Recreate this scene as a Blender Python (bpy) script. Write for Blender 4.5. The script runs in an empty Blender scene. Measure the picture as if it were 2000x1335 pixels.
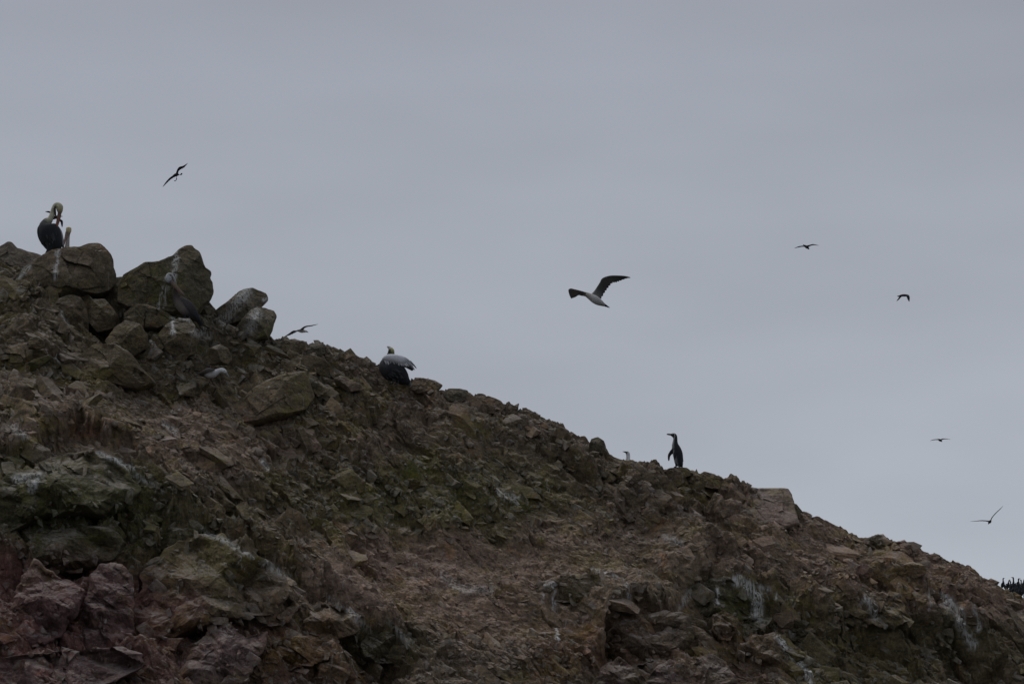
import bpy, bmesh, math, random
import numpy as np
from mathutils import Vector, Matrix

# ------------------------------------------------------------------ camera, world, sun, exposure
scene = bpy.context.scene
COL = scene.collection
PITCH = math.radians(12.0)
CAM = np.array([0.0, 0.0, 3.0])
HALF = 0.125                      # tan of half the horizontal field of view
cam_d = bpy.data.cameras.new('camera')
cam_d.lens = 18.0 / HALF
cam_d.sensor_width = 36.0
cam_d.clip_start = 0.5
cam_d.clip_end = 12000
cam = bpy.data.objects.new('camera', cam_d)
cam.location = CAM
cam.rotation_euler = (math.pi / 2 + PITCH, 0, 0)
COL.objects.link(cam)
scene.camera = cam

SUN_EL, SUN_AZ = math.radians(60), math.radians(-48)      # azimuth from +Y towards +X
world = bpy.data.worlds.new('World')
scene.world = world
world.use_nodes = True
wn, wl = world.node_tree.nodes, world.node_tree.links
wn.clear()
w_out = wn.new('ShaderNodeOutputWorld')
w_bg = wn.new('ShaderNodeBackground'); w_bg.inputs['Strength'].default_value = 0.1
w_sky = wn.new('ShaderNodeTexSky'); w_sky.sky_type = 'NISHITA'; w_sky.sun_disc = False
w_sky.sun_elevation = SUN_EL; w_sky.sun_rotation = SUN_AZ
w_tc = wn.new('ShaderNodeTexCoord')
w_sep = wn.new('ShaderNodeSeparateXYZ')
w_ramp = wn.new('ShaderNodeValToRGB')       # overcast cloud sheet: a little lighter towards the horizon
e = w_ramp.color_ramp.elements
e[0].position = 0.0; e[0].color = (0.428, 0.450, 0.494, 1)
e[1].position = 1.0; e[1].color = (0.355, 0.380, 0.432, 1)
for p, c in ((0.13, (0.418, 0.448, 0.490, 1)), (0.19, (0.378, 0.402, 0.450, 1)), (0.29, (0.322, 0.342, 0.392, 1)), (0.42, (0.325, 0.345, 0.395, 1))):
    n_ = e.new(p); n_.color = c
w_map = wn.new('ShaderNodeMapping'); w_map.inputs['Scale'].default_value = (5, 5, 16)
w_map.inputs['Rotation'].default_value = (0, math.radians(14), 0)
w_noi = wn.new('ShaderNodeTexNoise'); w_noi.inputs['Scale'].default_value = 1.5; w_noi.inputs['Detail'].default_value = 3.5
w_noi.inputs['Roughness'].default_value = 0.45
w_mr = wn.new('ShaderNodeMapRange'); w_mr.inputs['From Min'].default_value = 0.3; w_mr.inputs['From Max'].default_value = 0.7
w_mr.inputs['To Min'].default_value = 9.3; w_mr.inputs['To Max'].default_value = 11.1
w_mul = wn.new('ShaderNodeVectorMath'); w_mul.operation = 'SCALE'
w_mix = wn.new('ShaderNodeMix'); w_mix.data_type = 'RGBA'; w_mix.inputs['Factor'].default_value = 0.96
wl.new(w_tc.outputs['Generated'], w_sep.inputs[0]); wl.new(w_sep.outputs['Z'], w_ramp.inputs['Fac'])
wl.new(w_tc.outputs['Generated'], w_map.inputs['Vector']); wl.new(w_map.outputs[0], w_noi.inputs['Vector'])
wl.new(w_noi.outputs['Fac'], w_mr.inputs['Value'])
wl.new(w_ramp.outputs['Color'], w_mul.inputs[0]); wl.new(w_mr.outputs[0], w_mul.inputs['Scale'])
wl.new(w_sky.outputs[0], w_mix.inputs['A']); wl.new(w_mul.outputs[0], w_mix.inputs['B'])
wl.new(w_mix.outputs['Result'], w_bg.inputs['Color']); wl.new(w_bg.outputs[0], w_out.inputs['Surface'])

sun_d = bpy.data.lights.new('sun', 'SUN'); sun_d.energy = 1.1; sun_d.angle = math.radians(22); sun_d.color = (1, 0.97, 0.93)
sun = bpy.data.objects.new('sun', sun_d)
sdir = Vector((math.sin(SUN_AZ) * math.cos(SUN_EL), math.cos(SUN_AZ) * math.cos(SUN_EL), math.sin(SUN_EL)))
sun.rotation_euler = sdir.to_track_quat('Z', 'Y').to_euler()
sun.location = (0, 0, 60)
COL.objects.link(sun)

scene.render.engine = 'CYCLES'
scene.view_settings.view_transform = 'Standard'
scene.view_settings.look = 'None'
scene.view_settings.exposure = 0.0
scene.view_settings.gamma = 1.0
scene.view_settings.use_curve_mapping = False

# ------------------------------------------------------------------ helpers
rng = np.random.default_rng(11)
random.seed(5)
CP, SP = math.cos(PITCH), math.sin(PITCH)

def at(px, py, Y):
    """photograph position (2000 x 1335) and distance Y -> world point"""
    px, py, Y = np.asarray(px, float), np.asarray(py, float), np.asarray(Y, float)
    a = (px - 1000) / 1000 * HALF
    b = (667.5 - py) / 1000 * HALF
    dy = CP - b * SP
    t = Y / dy
    return np.stack(np.broadcast_arrays(a * t, Y + 0 * t, CAM[2] + (SP + b * CP) * t), -1)

def proj(P):
    d = P - CAM
    f = d[..., 1] * CP + d[..., 2] * SP
    u = -d[..., 1] * SP + d[..., 2] * CP
    return 1000 + d[..., 0] / f / HALF * 1000, 667.5 - u / f / HALF * 1000

def hsh(i, j, k, seed):
    h = (i.astype(np.int64) * 374761393 + j.astype(np.int64) * 668265263 + k.astype(np.int64) * 2147483647 + seed * 974634777) & 0xFFFFFFFF
    h = ((h ^ (h >> 13)) * 1274126177) & 0xFFFFFFFF
    h = ((h ^ (h >> 16)) * 2246822519) & 0xFFFFFFFF
    h = h ^ (h >> 15)
    return (h & 0xFFFFFF) / float(0x1000000)

def vnoise(x, y, z=None, seed=0):
    if z is None: z = np.zeros_like(x)
    xi, yi, zi = np.floor(x), np.floor(y), np.floor(z)
    fx, fy, fz = x - xi, y - yi, z - zi
    fx = fx * fx * (3 - 2 * fx); fy = fy * fy * (3 - 2 * fy); fz = fz * fz * (3 - 2 * fz)
    r = 0
    for dx in (0, 1):
        for dy in (0, 1):
            for dz in (0, 1):
                w = (fx if dx else 1 - fx) * (fy if dy else 1 - fy) * (fz if dz else 1 - fz)
                r = r + w * hsh(xi + dx, yi + dy, zi + dz, seed)
    return r * 2 - 1

def fbm(x, y, z=None, seed=0, octaves=4, rough=0.5):
    if z is None: z = np.zeros_like(x)
    a, f, r = 1.0, 1.0, 0
    for o in range(octaves):
        r = r + a * vnoise(x * f + 17.3 * o, y * f - 9.1 * o, z * f + 5.7 * o, seed + o)
        a *= rough; f *= 2.03
    return r

def facets(u, v, cell, aniso, seed, grad, bu=0.0, bv=0.0):
    """angular ledges: every cell of a jittered lattice is one tilted plane"""
    x, y = u / (cell * aniso), v / cell
    xi, yi = np.floor(x), np.floor(y)
    best = np.full(x.shape, 1e9); out = np.zeros(x.shape)
    zero = np.zeros_like(xi)
    for dx in (-1, 0, 1):
        for dy in (-1, 0, 1):
            cx, cy = xi + dx, yi + dy
            sx = cx + hsh(cx, cy, zero, seed); sy = cy + hsh(cx, cy, zero, seed + 1)
            ex, ey = x - sx, y - sy
            d = ex * ex + ey * ey
            gx = (hsh(cx, cy, zero, seed + 2) - 0.5) * 2 * grad + bu
            gy = (hsh(cx, cy, zero, seed + 3) - 0.5) * 2 * grad + bv
            h = (hsh(cx, cy, zero, seed + 4) - 0.5) * 0.7 * cell + gx * ex * cell * aniso + gy * ey * cell
            m = d < best
            best = np.where(m, d, best); out = np.where(m, h, out)
    return out

def blocks(u, v, cell, aniso, seed, grad, bu=0.0, bv=0.0, side=1.6):
    """joined angular blocks: flat tilted tops with steep but closed flanks"""
    x, y = u / (cell * aniso), v / cell
    xi, yi = np.floor(x), np.floor(y)
    out = np.full(x.shape, -1e9); zero = np.zeros_like(xi)
    for dx in (-1, 0, 1):
        for dy in (-1, 0, 1):
            cx, cy = xi + dx, yi + dy
            sx = cx + hsh(cx, cy, zero, seed); sy = cy + hsh(cx, cy, zero, seed + 1)
            ex, ey = x - sx, y - sy
            an = hsh(cx, cy, zero, seed + 5) * 1.57
            ca, sa = np.cos(an), np.sin(an)
            d = np.maximum(np.abs(ex * ca + ey * sa), np.abs(-ex * sa + ey * ca) * (0.8 + 0.5 * hsh(cx, cy, zero, seed + 6)))
            gx = (hsh(cx, cy, zero, seed + 2) - 0.5) * 2 * grad + bu
            gy = (hsh(cx, cy, zero, seed + 3) - 0.5) * 2 * grad + bv
            h = (hsh(cx, cy, zero, seed + 4) - 0.5) * 0.8 * cell + gx * ex * cell * aniso + gy * ey * cell - side * cell * np.maximum(d - 0.33, 0)
            out = np.maximum(out, h)
    return out

def tag(o, label=None, cat=None, group=None, kind=None):
    if label: o['label'] = label
    if cat: o['category'] = cat
    if group: o['group'] = group
    if kind: o['kind'] = kind
    return o

def np_mesh(name, V, F, tint=None, smooth=False):
    """V (n,3); F (m,3) or (m,4); tint (n,4)"""
    me = bpy.data.meshes.new(name)
    V = np.asarray(V, np.float32); F = np.asarray(F, np.int32)
    n, k = F.shape
    me.vertices.add(len(V)); me.vertices.foreach_set('co', V.ravel())
    me.loops.add(n * k); me.loops.foreach_set('vertex_index', F.ravel())
    me.polygons.add(n)
    me.polygons.foreach_set('loop_start', np.arange(0, n * k, k, dtype=np.int32))
    me.update(calc_edges=True)
    if tint is not None:
        a = me.attributes.new('tint', 'FLOAT_COLOR', 'POINT')
        a.data.foreach_set('color', np.asarray(tint, np.float32).ravel())
    me.polygons.foreach_set('use_smooth', np.full(n, smooth))
    me.validate()
    return me

def link(name, me, mat=None, parent=None):
    o = bpy.data.objects.new(name, me)
    COL.objects.link(o)
    if mat: me.materials.append(mat)
    if parent: o.parent = parent
    return o

# ------------------------------------------------------------------ materials
def nodes_of(name):
    m = bpy.data.materials.new(name); m.use_nodes = True
    nt = m.node_tree; nt.nodes.clear()
    out = nt.nodes.new('ShaderNodeOutputMaterial'); b = nt.nodes.new('ShaderNodeBsdfPrincipled')
    nt.links.new(b.outputs[0], out.inputs['Surface'])
    return m, nt, nt.nodes, nt.links, b

def rock_material(name, source):
    """source: 'attr' reads the mesh's tint (rgb rock colour, alpha white droppings), 'object' the object's colour"""
    m, nt, N, L, b = nodes_of(name)
    geo = N.new('ShaderNodeNewGeometry')
    if source == 'attr':
        a = N.new('ShaderNodeAttribute'); a.attribute_name = 'tint'
        col, gua = a.outputs['Color'], a.outputs['Alpha']
    else:
        a = N.new('ShaderNodeObjectInfo'); col = a.outputs['Color']; gua = None
    def noise(scale, detail=4, rough=0.6, vec=None, dist=0.0):
        n = N.new('ShaderNodeTexNoise'); n.inputs['Scale'].default_value = scale; n.inputs['Detail'].default_value = detail
        n.inputs['Roughness'].default_value = rough; n.inputs['Distortion'].default_value = dist
        L.new(vec or geo.outputs['Position'], n.inputs['Vector']); return n.outputs['Fac']
    def mrange(v, a0, a1, b0, b1):
        n = N.new('ShaderNodeMapRange'); n.inputs['From Min'].default_value = a0; n.inputs['From Max'].default_value = a1
        n.inputs['To Min'].default_value = b0; n.inputs['To Max'].default_value = b1
        L.new(v, n.inputs['Value']); return n.outputs[0]
    def math2(op, x, y):
        n = N.new('ShaderNodeMath'); n.operation = op
        for i, q in enumerate((x, y)):
            if isinstance(q, (int, float)): n.inputs[i].default_value = q
            else: L.new(q, n.inputs[i])
        return n.outputs[0]
    def mixc(f, A, B, blend='MIX'):
        n = N.new('ShaderNodeMix'); n.data_type = 'RGBA'; n.blend_type = blend
        for s, q in (('Factor', f), ('A', A), ('B', B)):
            if isinstance(q, (int, float)): n.inputs[s].default_value = q
            elif isinstance(q, tuple): n.inputs[s].default_value = q
            else: L.new(q, n.inputs[s])
        return n.outputs['Result']
    # stretched coordinates for the grain of the bedding
    mp = N.new('ShaderNodeMapping'); mp.inputs['Rotation'].default_value = (0, math.radians(35), 0)
    mp.inputs['Scale'].default_value = (0.45, 1, 1.6); L.new(geo.outputs['Position'], mp.inputs['Vector'])
    big = noise(1.1, 5, 0.6, dist=0.4)
    mid = noise(5.5, 5, 0.65, mp.outputs[0])
    fine = noise(19, 6, 0.8)
    c = mixc(1.0, col, mixc(mrange(mid, 0.3, 0.7, 0, 1), (0.48, 0.48, 0.48, 1), (1.50, 1.46, 1.40, 1)), 'MULTIPLY')
    c = mixc(1.0, c, mixc(mrange(fine, 0.3, 0.7, 0, 1), (0.45, 0.45, 0.47, 1), (1.62, 1.60, 1.56, 1)), 'MULTIPLY')
    # algae and lichen film in patches
    moss = math2('MULTIPLY', mrange(big, 0.5, 0.62, 0, 1), mrange(mid, 0.38, 0.6, 0.25, 0.85))
    c = mixc(moss, c, mixc(1.0, c, (0.82, 0.90, 0.46, 1), 'MULTIPLY'))
    rust = math2('MULTIPLY', mrange(noise(1.7, 4, 0.6, dist=0.8), 0.60, 0.70, 0, 0.55), mrange(fine, 0.3, 0.6, 0.4, 1))
    c = mixc(rust, c, mixc(1.0, c, (1.45, 0.98, 0.70, 1), 'MULTIPLY'))
    # dusty droppings film on flat-lying surfaces; brightness of lit tops is painted in too
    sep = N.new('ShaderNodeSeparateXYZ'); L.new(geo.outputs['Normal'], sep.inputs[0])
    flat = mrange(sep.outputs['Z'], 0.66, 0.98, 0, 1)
    dust_toplight = math2('MULTIPLY', flat, mrange(noise(3.2, 5, 0.7), 0.35, 0.65, 0.15, 0.9))
    c = mixc(math2('MULTIPLY', dust_toplight, mrange(fine, 0.35, 0.6, 0.45, 1)), c, (0.42, 0.375, 0.345, 1))
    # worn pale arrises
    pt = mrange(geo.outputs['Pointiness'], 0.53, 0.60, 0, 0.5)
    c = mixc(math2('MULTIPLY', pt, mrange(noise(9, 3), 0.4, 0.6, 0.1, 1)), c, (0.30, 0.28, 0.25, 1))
    if gua is not None:
        st = N.new('ShaderNodeMapping'); st.inputs['Scale'].default_value = (26, 26, 3.0); L.new(geo.outputs['Position'], st.inputs['Vector'])
        run = noise(1.0, 4, 0.6, st.outputs[0], 0.6)
        g = math2('MULTIPLY', gua, mrange(run, 0.40, 0.53, 0, 1))
        g = math2('MINIMUM', g, 0.8)
        c = mixc(g, c, (0.62, 0.62, 0.60, 1))
    sv = N.new('ShaderNodeMapping'); sv.inputs['Scale'].default_value = (15, 15, 2.2); L.new(geo.outputs['Position'], sv.inputs['Vector'])
    drip = math2('MULTIPLY', mrange(noise(1.0, 3, 0.55, sv.outputs[0], 0.5), 0.63, 0.70, 0, 1), mrange(noise(0.8, 4, 0.6), 0.52, 0.64, 0, 0.55))
    c = mixc(drip, c, (0.46, 0.45, 0.42, 1))
    speck = mrange(noise(55, 2, 0.5), 0.67, 0.72, 0, 0.6)
    c = mixc(speck, c, (0.42, 0.40, 0.37, 1))
    L.new(c, b.inputs['Base Color'])
    b.inputs['Roughness'].default_value = 0.93
    b.inputs['Specular IOR Level'].default_value = 0.18
    bm_ = N.new('ShaderNodeBump'); bm_.inputs['Strength'].default_value = 0.8; bm_.inputs['Distance'].default_value = 0.04
    hsum = math2('ADD', math2('MULTIPLY', noise(13, 8, 0.78), 1.3), math2('MULTIPLY', mid, 0.8))
    L.new(hsum, bm_.inputs['Height']); L.new(bm_.outputs[0], b.inputs['Normal'])
    return m

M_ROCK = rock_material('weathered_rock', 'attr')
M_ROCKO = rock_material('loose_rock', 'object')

def feather_material():
    m, nt, N, L, b = nodes_of('plumage')
    a = N.new('ShaderNodeAttribute'); a.attribute_name = 'tint'
    tc = N.new('ShaderNodeTexCoord')
    n = N.new('ShaderNodeTexNoise'); n.inputs['Scale'].default_value = 60; n.inputs['Detail'].default_value = 4
    L.new(tc.outputs['Object'], n.inputs['Vector'])
    r = N.new('ShaderNodeMapRange'); r.inputs['From Min'].default_value = 0.3; r.inputs['From Max'].default_value = 0.7
    r.inputs['To Min'].default_value = 0.7; r.inputs['To Max'].default_value = 1.25; L.new(n.outputs['Fac'], r.inputs['Value'])
    v = N.new('ShaderNodeVectorMath'); v.operation = 'SCALE'; L.new(a.outputs['Color'], v.inputs[0]); L.new(r.outputs[0], v.inputs['Scale'])
    L.new(v.outputs[0], b.inputs['Base Color'])
    b.inputs['Roughness'].default_value = 0.8; b.inputs['Specular IOR Level'].default_value = 0.2
    bm_ = N.new('ShaderNodeBump'); bm_.inputs['Strength'].default_value = 0.3; bm_.inputs['Distance'].default_value = 0.01
    L.new(n.outputs['Fac'], bm_.inputs['Height']); L.new(bm_.outputs[0], b.inputs['Normal'])
    return m
M_BIRD = feather_material()

def water_material():
    m, nt, N, L, b = nodes_of('sea_water')
    b.inputs['Base Color'].default_value = (0.02, 0.035, 0.04, 1); b.inputs['Roughness'].default_value = 0.12
    geo = N.new('ShaderNodeNewGeometry')
    n = N.new('ShaderNodeTexNoise'); n.inputs['Scale'].default_value = 0.7; n.inputs['Detail'].default_value = 6
    L.new(geo.outputs['Position'], n.inputs['Vector'])
    bm_ = N.new('ShaderNodeBump'); bm_.inputs['Strength'].default_value = 0.7; bm_.inputs['Distance'].default_value = 0.4
    L.new(n.outputs['Fac'], bm_.inputs['Height']); L.new(bm_.outputs[0], b.inputs['Normal'])
    return m

# ------------------------------------------------------------------ where the slope has which rock
BASE = (0.128, 0.108, 0.088)
REGIONS = [  # cx, cy, rx, ry, colour, weight     (photograph positions)
    (120, 1215, 260, 110, (0.142, 0.082, 0.084), 3.4),      # purplish red rock low on the left
    (440, 1300, 160, 70, (0.135, 0.094, 0.090), 2.6),
    (140, 990, 190, 90, (0.082, 0.086, 0.046), 3.0),        # olive cliff
    (430, 1110, 170, 80, (0.098, 0.092, 0.056), 2.2),
    (590, 1275, 80, 35, (0.155, 0.098, 0.058), 2.8),
    (110, 560, 160, 60, (0.092, 0.084, 0.066), 2.2),
    (330, 560, 110, 70, (0.078, 0.080, 0.058), 2.6),
    (480, 620, 80, 60, (0.128, 0.126, 0.106), 2.0),
    (250, 690, 260, 60, (0.088, 0.080, 0.058), 2.2),
    (540, 780, 110, 60, (0.112, 0.104, 0.074), 1.8),
    (330, 850, 300, 60, (0.180, 0.146, 0.124), 2.0),
    (860, 1000, 220, 70, (0.098, 0.098, 0.050), 2.6),       # olive band
    (620, 960, 150, 60, (0.108, 0.100, 0.064), 1.5),
    (760, 1110, 240, 60, (0.262, 0.212, 0.188), 3.6),       # pinkish gravel
    (1050, 1080, 180, 50, (0.235, 0.192, 0.168), 3.2),
    (940, 1180, 220, 60, (0.210, 0.165, 0.138), 2.6),
    (1180, 1240, 120, 60, (0.140, 0.096, 0.074), 1.8),
    (1240, 1130, 160, 50, (0.200, 0.172, 0.138), 2.4),
    (1560, 1080, 220, 60, (0.215, 0.174, 0.150), 2.8),
    (1820, 1130, 200, 60, (0.205, 0.160, 0.138), 2.8),
    (1500, 965, 70, 40, (0.185, 0.148, 0.130), 2.6),
    (1420, 1160, 90, 50, (0.085, 0.084, 0.052), 2.8),
    (1490, 1280, 70, 50, (0.150, 0.108, 0.076), 2.4),
    (1650, 1280, 170, 80, (0.108, 0.100, 0.064), 2.4),
    (1850, 1270, 120, 60, (0.102, 0.094, 0.064), 2.4),
    (1400, 1320, 110, 40, (0.135, 0.102, 0.096), 2.2),
    (760, 1260, 80, 50, (0.095, 0.088, 0.062), 2.4),
    (1100, 900, 200, 80, (0.122, 0.106, 0.084), 1.0),
    (1300, 1010, 160, 60, (0.140, 0.116, 0.096), 1.4),
]
STREAKS = [  # droppings running down the rock: points, half width, strength
    ([(1440, 1132), (1462, 1142), (1478, 1165), (1482, 1200)], 13, 1.0), ([(1462, 1140), (1500, 1150)], 6, .7),
    ([(1402, 1150), (1400, 1178)], 4, .8), ([(1517, 1160), (1518, 1170)], 4, .8), ([(1538, 1190), (1542, 1238)], 4, .8),
    ([(1520, 1245), (1545, 1275), (1572, 1310), (1585, 1335)], 7, .9),
    ([(1690, 1170), (1702, 1180), (1710, 1204)], 10, .8), ([(1840, 1160), (1872, 1195), (1880, 1225), (1900, 1258)], 11, .85),
    ([(1815, 1150), (1817, 1190)], 4, .6), ([(1905, 1180), (1912, 1230)], 5, .5),
    ([(1160, 1110), (1215, 1130), (1226, 1145), (1228, 1172)], 4, .8), ([(1080, 1140), (1083, 1200), (1088, 1250)], 3, .8),
    ([(1058, 1155), (1060, 1175)], 3, .7), ([(1215, 875), (1240, 895)], 4, .3),
    ([(113, 490), (111, 515), (108, 545)], 5, .6), ([(60, 520), (30, 548)], 6, .5), ([(345, 490), (340, 540)], 5, .55),
    ([(318, 560), (312, 600)], 4, .55), ([(326, 560), (322, 600)], 3, .5), ([(340, 622), (336, 650)], 5, .8), ([(352, 620), (372, 626)], 5, .5),
    ([(480, 570), (455, 600), (440, 625)], 15, .55), ([(500, 612), (490, 640)], 14, .55), ([(518, 585), (521, 592)], 5, .8),
    ([(300, 665), (305, 680)], 7, .7), ([(380, 650), (410, 655)], 8, .5), ([(120, 610), (136, 650)], 5, .5),
    ([(195, 885), (235, 902), (260, 915)], 7, .7), ([(30, 935), (75, 930), (60, 955)], 9, .8), ([(262, 925), (320, 960)], 5, .5),
    ([(515, 900), (520, 912)], 7, .8), ([(395, 1035), (450, 1060), (490, 1085)], 7, .55), ([(520, 1100), (560, 1125)], 9, .5),
    ([(95, 680), (118, 705)], 6, .6), ([(25, 830), (45, 850)], 12, .45), ([(320, 825), (345, 845)], 8, .5),
    ([(1300, 1050), (1330, 1060)], 8, .4), ([(640, 1165), (690, 1200), (720, 1230)], 7, .5), ([(760, 1210), (800, 1260)], 6, .45),
    ([(1350, 1150), (1325, 1190)], 7, .4), ([(980, 965), (1010, 975)], 9, .5), ([(860, 1120), (900, 1150), (960, 1150)], 10, .35),
]

def region_tint(px, py, seed=3, extra=0.0):
    wx = px + 45 * fbm(px / 90, py / 90, seed=seed, octaves=3)
    wy = py + 38 * fbm(px / 90, py / 90, seed=seed + 20, octaves=3)
    W = np.full(px.shape, 0.55); C = np.ones(px.shape + (3,)) * np.array(BASE) * W[..., None]
    for cx, cy, rx, ry, c, w in REGIONS:
        g = w * np.exp(-(((wx - cx) / rx) ** 2 + ((wy - cy) / ry) ** 2) * 1.3)
        W = W + g; C = C + g[..., None] * np.array(c)
    C = C / W[..., None]
    lum = C.mean(-1, keepdims=True)
    C = np.clip(lum + (C - lum) * 1.24, 0.02, 1) * 0.94 * np.array([1.07, 0.99, 0.90])
    g = np.zeros(px.shape)
    for pts, hw, st in STREAKS:
        x0, x1 = min(p[0] for p in pts) - 3 * hw, max(p[0] for p in pts) + 3 * hw
        y0, y1 = min(p[1] for p in pts) - 3 * hw, max(p[1] for p in pts) + 3 * hw
        sel = (px > x0) & (px < x1) & (py > y0) & (py < y1)
        if not sel.any(): continue
        qx, qy = px[sel] + 4 * vnoise(px[sel] / 9, py[sel] / 9, seed=5), py[sel]
        d = np.full(qx.shape, 1e9)
        for (ax, ay), (bx, by) in zip(pts[:-1], pts[1:]):
            vx, vy = bx - ax, by - ay
            t = np.clip(((qx - ax) * vx + (qy - ay) * vy) / (vx * vx + vy * vy), 0, 1)
            d = np.minimum(d, np.hypot(qx - ax - t * vx, qy - ay - t * vy))
        g[sel] = np.maximum(g[sel], st * np.clip(1.25 - d / hw, 0, 1))
    return np.concatenate([C, g[..., None]], -1)

# ------------------------------------------------------------------ hillside
RIDGE = [(-4000, 420), (-1500, 470), (-300, 505), (0, 520), (120, 525), (230, 565), (330, 590), (430, 618), (530, 658), (560, 664), (600, 668), (640, 682), (680, 696),
         (740, 722), (770, 735), (800, 742), (850, 748), (900, 764), (940, 776), (985, 797), (1030, 806), (1060, 818), (1100, 834), (1150, 862), (1185, 878),
         (1205, 892), (1240, 899), (1280, 904), (1330, 913), (1380, 930), (1420, 946), (1450, 953), (1500, 968), (1550, 1002), (1600, 1014), (1650, 1040), (1700, 1051), (1750, 1060),
         (1800, 1078), (1840, 1095), (1890, 1111), (1940, 1136), (2000, 1166), (2200, 1250), (2600, 1420), (4000, 2100), (6000, 3000)]
YR = 80.0
rp = np.array(RIDGE, float)
RW = at(rp[:, 0], rp[:, 1], YR)
def ridge_z(x): return np.maximum(np.interp(x, RW[:, 0], RW[:, 2]), -3.0)
BETA = math.radians(42)
DN = np.array([0, -math.cos(BETA), -math.sin(BETA)])     # down the slope
NN = np.array([0, -math.sin(BETA), math.cos(BETA)])      # out of the slope
PHI = math.radians(50)

def macro_xy(x, s):
    zr = ridge_z(x)
    f = np.maximum(s, 0)
    y = YR + DN[1] * f + np.where(s < 0, -s * 0.97, 0)
    z = zr + DN[2] * f + np.where(s < 0, s * 0.45 - 0.02 * s * s * (s > -40), 0)
    return np.stack([x, y, z], -1)

# broad relief: photograph position, radii in metres (along x, down the slope), height; a negative height is a hollow
BUMPS = [(150, 900, 1.6, 1.5, .55), (420, 1060, 1.9, 1.9, .7), (215, 1120, .7, 1.6, .45), (560, 750, 1.1, 1.2, .35), (1420, 1140, 1.0, 1.0, .55),
         (1250, 1205, 1.2, 1.1, .45), (1700, 1200, 2.0, 1.2, .35), (780, 1120, 3.0, 2.2, -.45), (1050, 1090, 2.6, 1.6, -.35), (1850, 1290, 1.2, 1.2, -.35),
         (700, 1230, 1.5, 1.4, .35), (200, 680, 2.2, 1.8, .12), (700, 1270, .8, .8, -.4), (1600, 1120, 2, 1.2, .1),
         (880, 970, 2.2, 1.6, .25), (90, 1180, 1.0, 1.5, -.3), (980, 1280, 1.5, 1.5, -.2)]
BW = []
for bx, by, rx, rs, h in BUMPS:
    ss = np.linspace(0, 18, 400)
    ry_ = ridge_z(np.array([(bx - 1000) / 100.0 * 0.9]))[0]
    xx = np.full(400, (bx - 1000) / 1000 * HALF * 74)
    P = macro_xy(xx, ss); _, qy = proj(P)
    k = int(np.argmin(np.abs(qy - by)))
    BW.append((xx[0] , ss[k], rx, rs, h))

def blob(px, py, cx, cy, rx, ry): return np.exp(-((px - cx) / rx) ** 2 - ((py - cy) / ry) ** 2)
def gravel_at(px, py):
    return np.clip(1.1 * blob(px, py, 760, 1130, 260, 62) + 1.1 * blob(px, py, 1080, 1090, 230, 55) + 0.8 * blob(px, py, 1560, 1090, 260, 60) + 0.8 * blob(px, py, 960, 1195, 200, 55) + .5 * blob(px, py, 330, 850, 200, 40), 0, 1)
def crag_at(px, py):
    return np.clip(blob(px, py, 130, 980, 200, 110) + blob(px, py, 400, 1160, 220, 130) + blob(px, py, 120, 1240, 200, 110) + .8 * blob(px, py, 1420, 1200, 130, 90) + blob(px, py, 1250, 1270, 150, 70) + .8 * blob(px, py, 680, 1260, 120, 60) + .8 * blob(px, py, 1850, 1260, 90, 60), 0, 1)

LEDGES = [  # brink of each rock step (photograph positions), height in metres, reach above and below
    ([(-60, 930), (0, 905), (60, 915), (110, 880), (200, 878), (250, 905), (280, 950)], .75, 60, 110),
    ([(-60, 1060), (60, 1085), (120, 1072), (180, 1096), (250, 1088), (290, 1110)], .45, 40, 80),
    ([(240, 1130), (320, 1062), (400, 1032), (470, 1065), (560, 1120), (620, 1165), (700, 1205), (760, 1240), (820, 1300)], .85, 60, 100),
    ([(430, 1190), (500, 1128), (570, 1142), (600, 1190)], .35, 30, 60),
    ([(1130, 1280), (1200, 1212), (1300, 1188), (1362, 1205)], .75, 50, 90),
    ([(1330, 1150), (1400, 1124), (1462, 1140), (1530, 1185)], .65, 40, 80),
    ([(1640, 1160), (1720, 1170), (1800, 1180), (1890, 1190), (1980, 1270)], .5, 50, 90),
    ([(1380, 1240), (1500, 1205), (1600, 1225), (1680, 1270)], .4, 30, 70),
    ([(-60, 1290), (120, 1262), (260, 1258), (330, 1300)], .4, 30, 60),
    ([(380, 1236), (450, 1213), (540, 1222), (600, 1250)], .35, 30, 60),
    ([(1030, 1150), (1110, 1116), (1195, 1132)], .3, 30, 60),
    ([(620, 870), (760, 900), (880, 935), (980, 990)], .2, 40, 60),
    ([(900, 830), (1040, 880), (1180, 950), (1300, 1010)], .2, 40, 60),
    ([(300, 900), (420, 935), (520, 985), (640, 1010)], .3, 40, 60),
    
    ([(1350, 990), (1480, 1040), (1620, 1100)], .2, 40, 50),
    ([(1560, 1270), (1700, 1240), (1800, 1290), (1860, 1350)], .35, 30, 60),
]
def ledge_relief(px, py):
    H = np.zeros(px.shape)
    wy = py + 16 * fbm(px / 38, py / 60, seed=151, octaves=4, rough=.6)
    for pts, h, la, lb in LEDGES:
        P = np.array(pts, float)
        f = np.interp(px, P[:, 0], P[:, 1])
        end = np.clip((px - P[0, 0]) / 50, 0, 1) * np.clip((P[-1, 0] - px) / 50, 0, 1)
        d = wy - f
        up = np.exp(np.minimum(d, 0) / la); dn = np.exp(-np.maximum(d, 0) / lb)
        st = 1 / (1 + np.exp(-np.clip(d / 4.5, -30, 30)))
        H += h * end * (0.45 * up * (1 - st) - 0.55 * dn * st)
    return H

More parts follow.
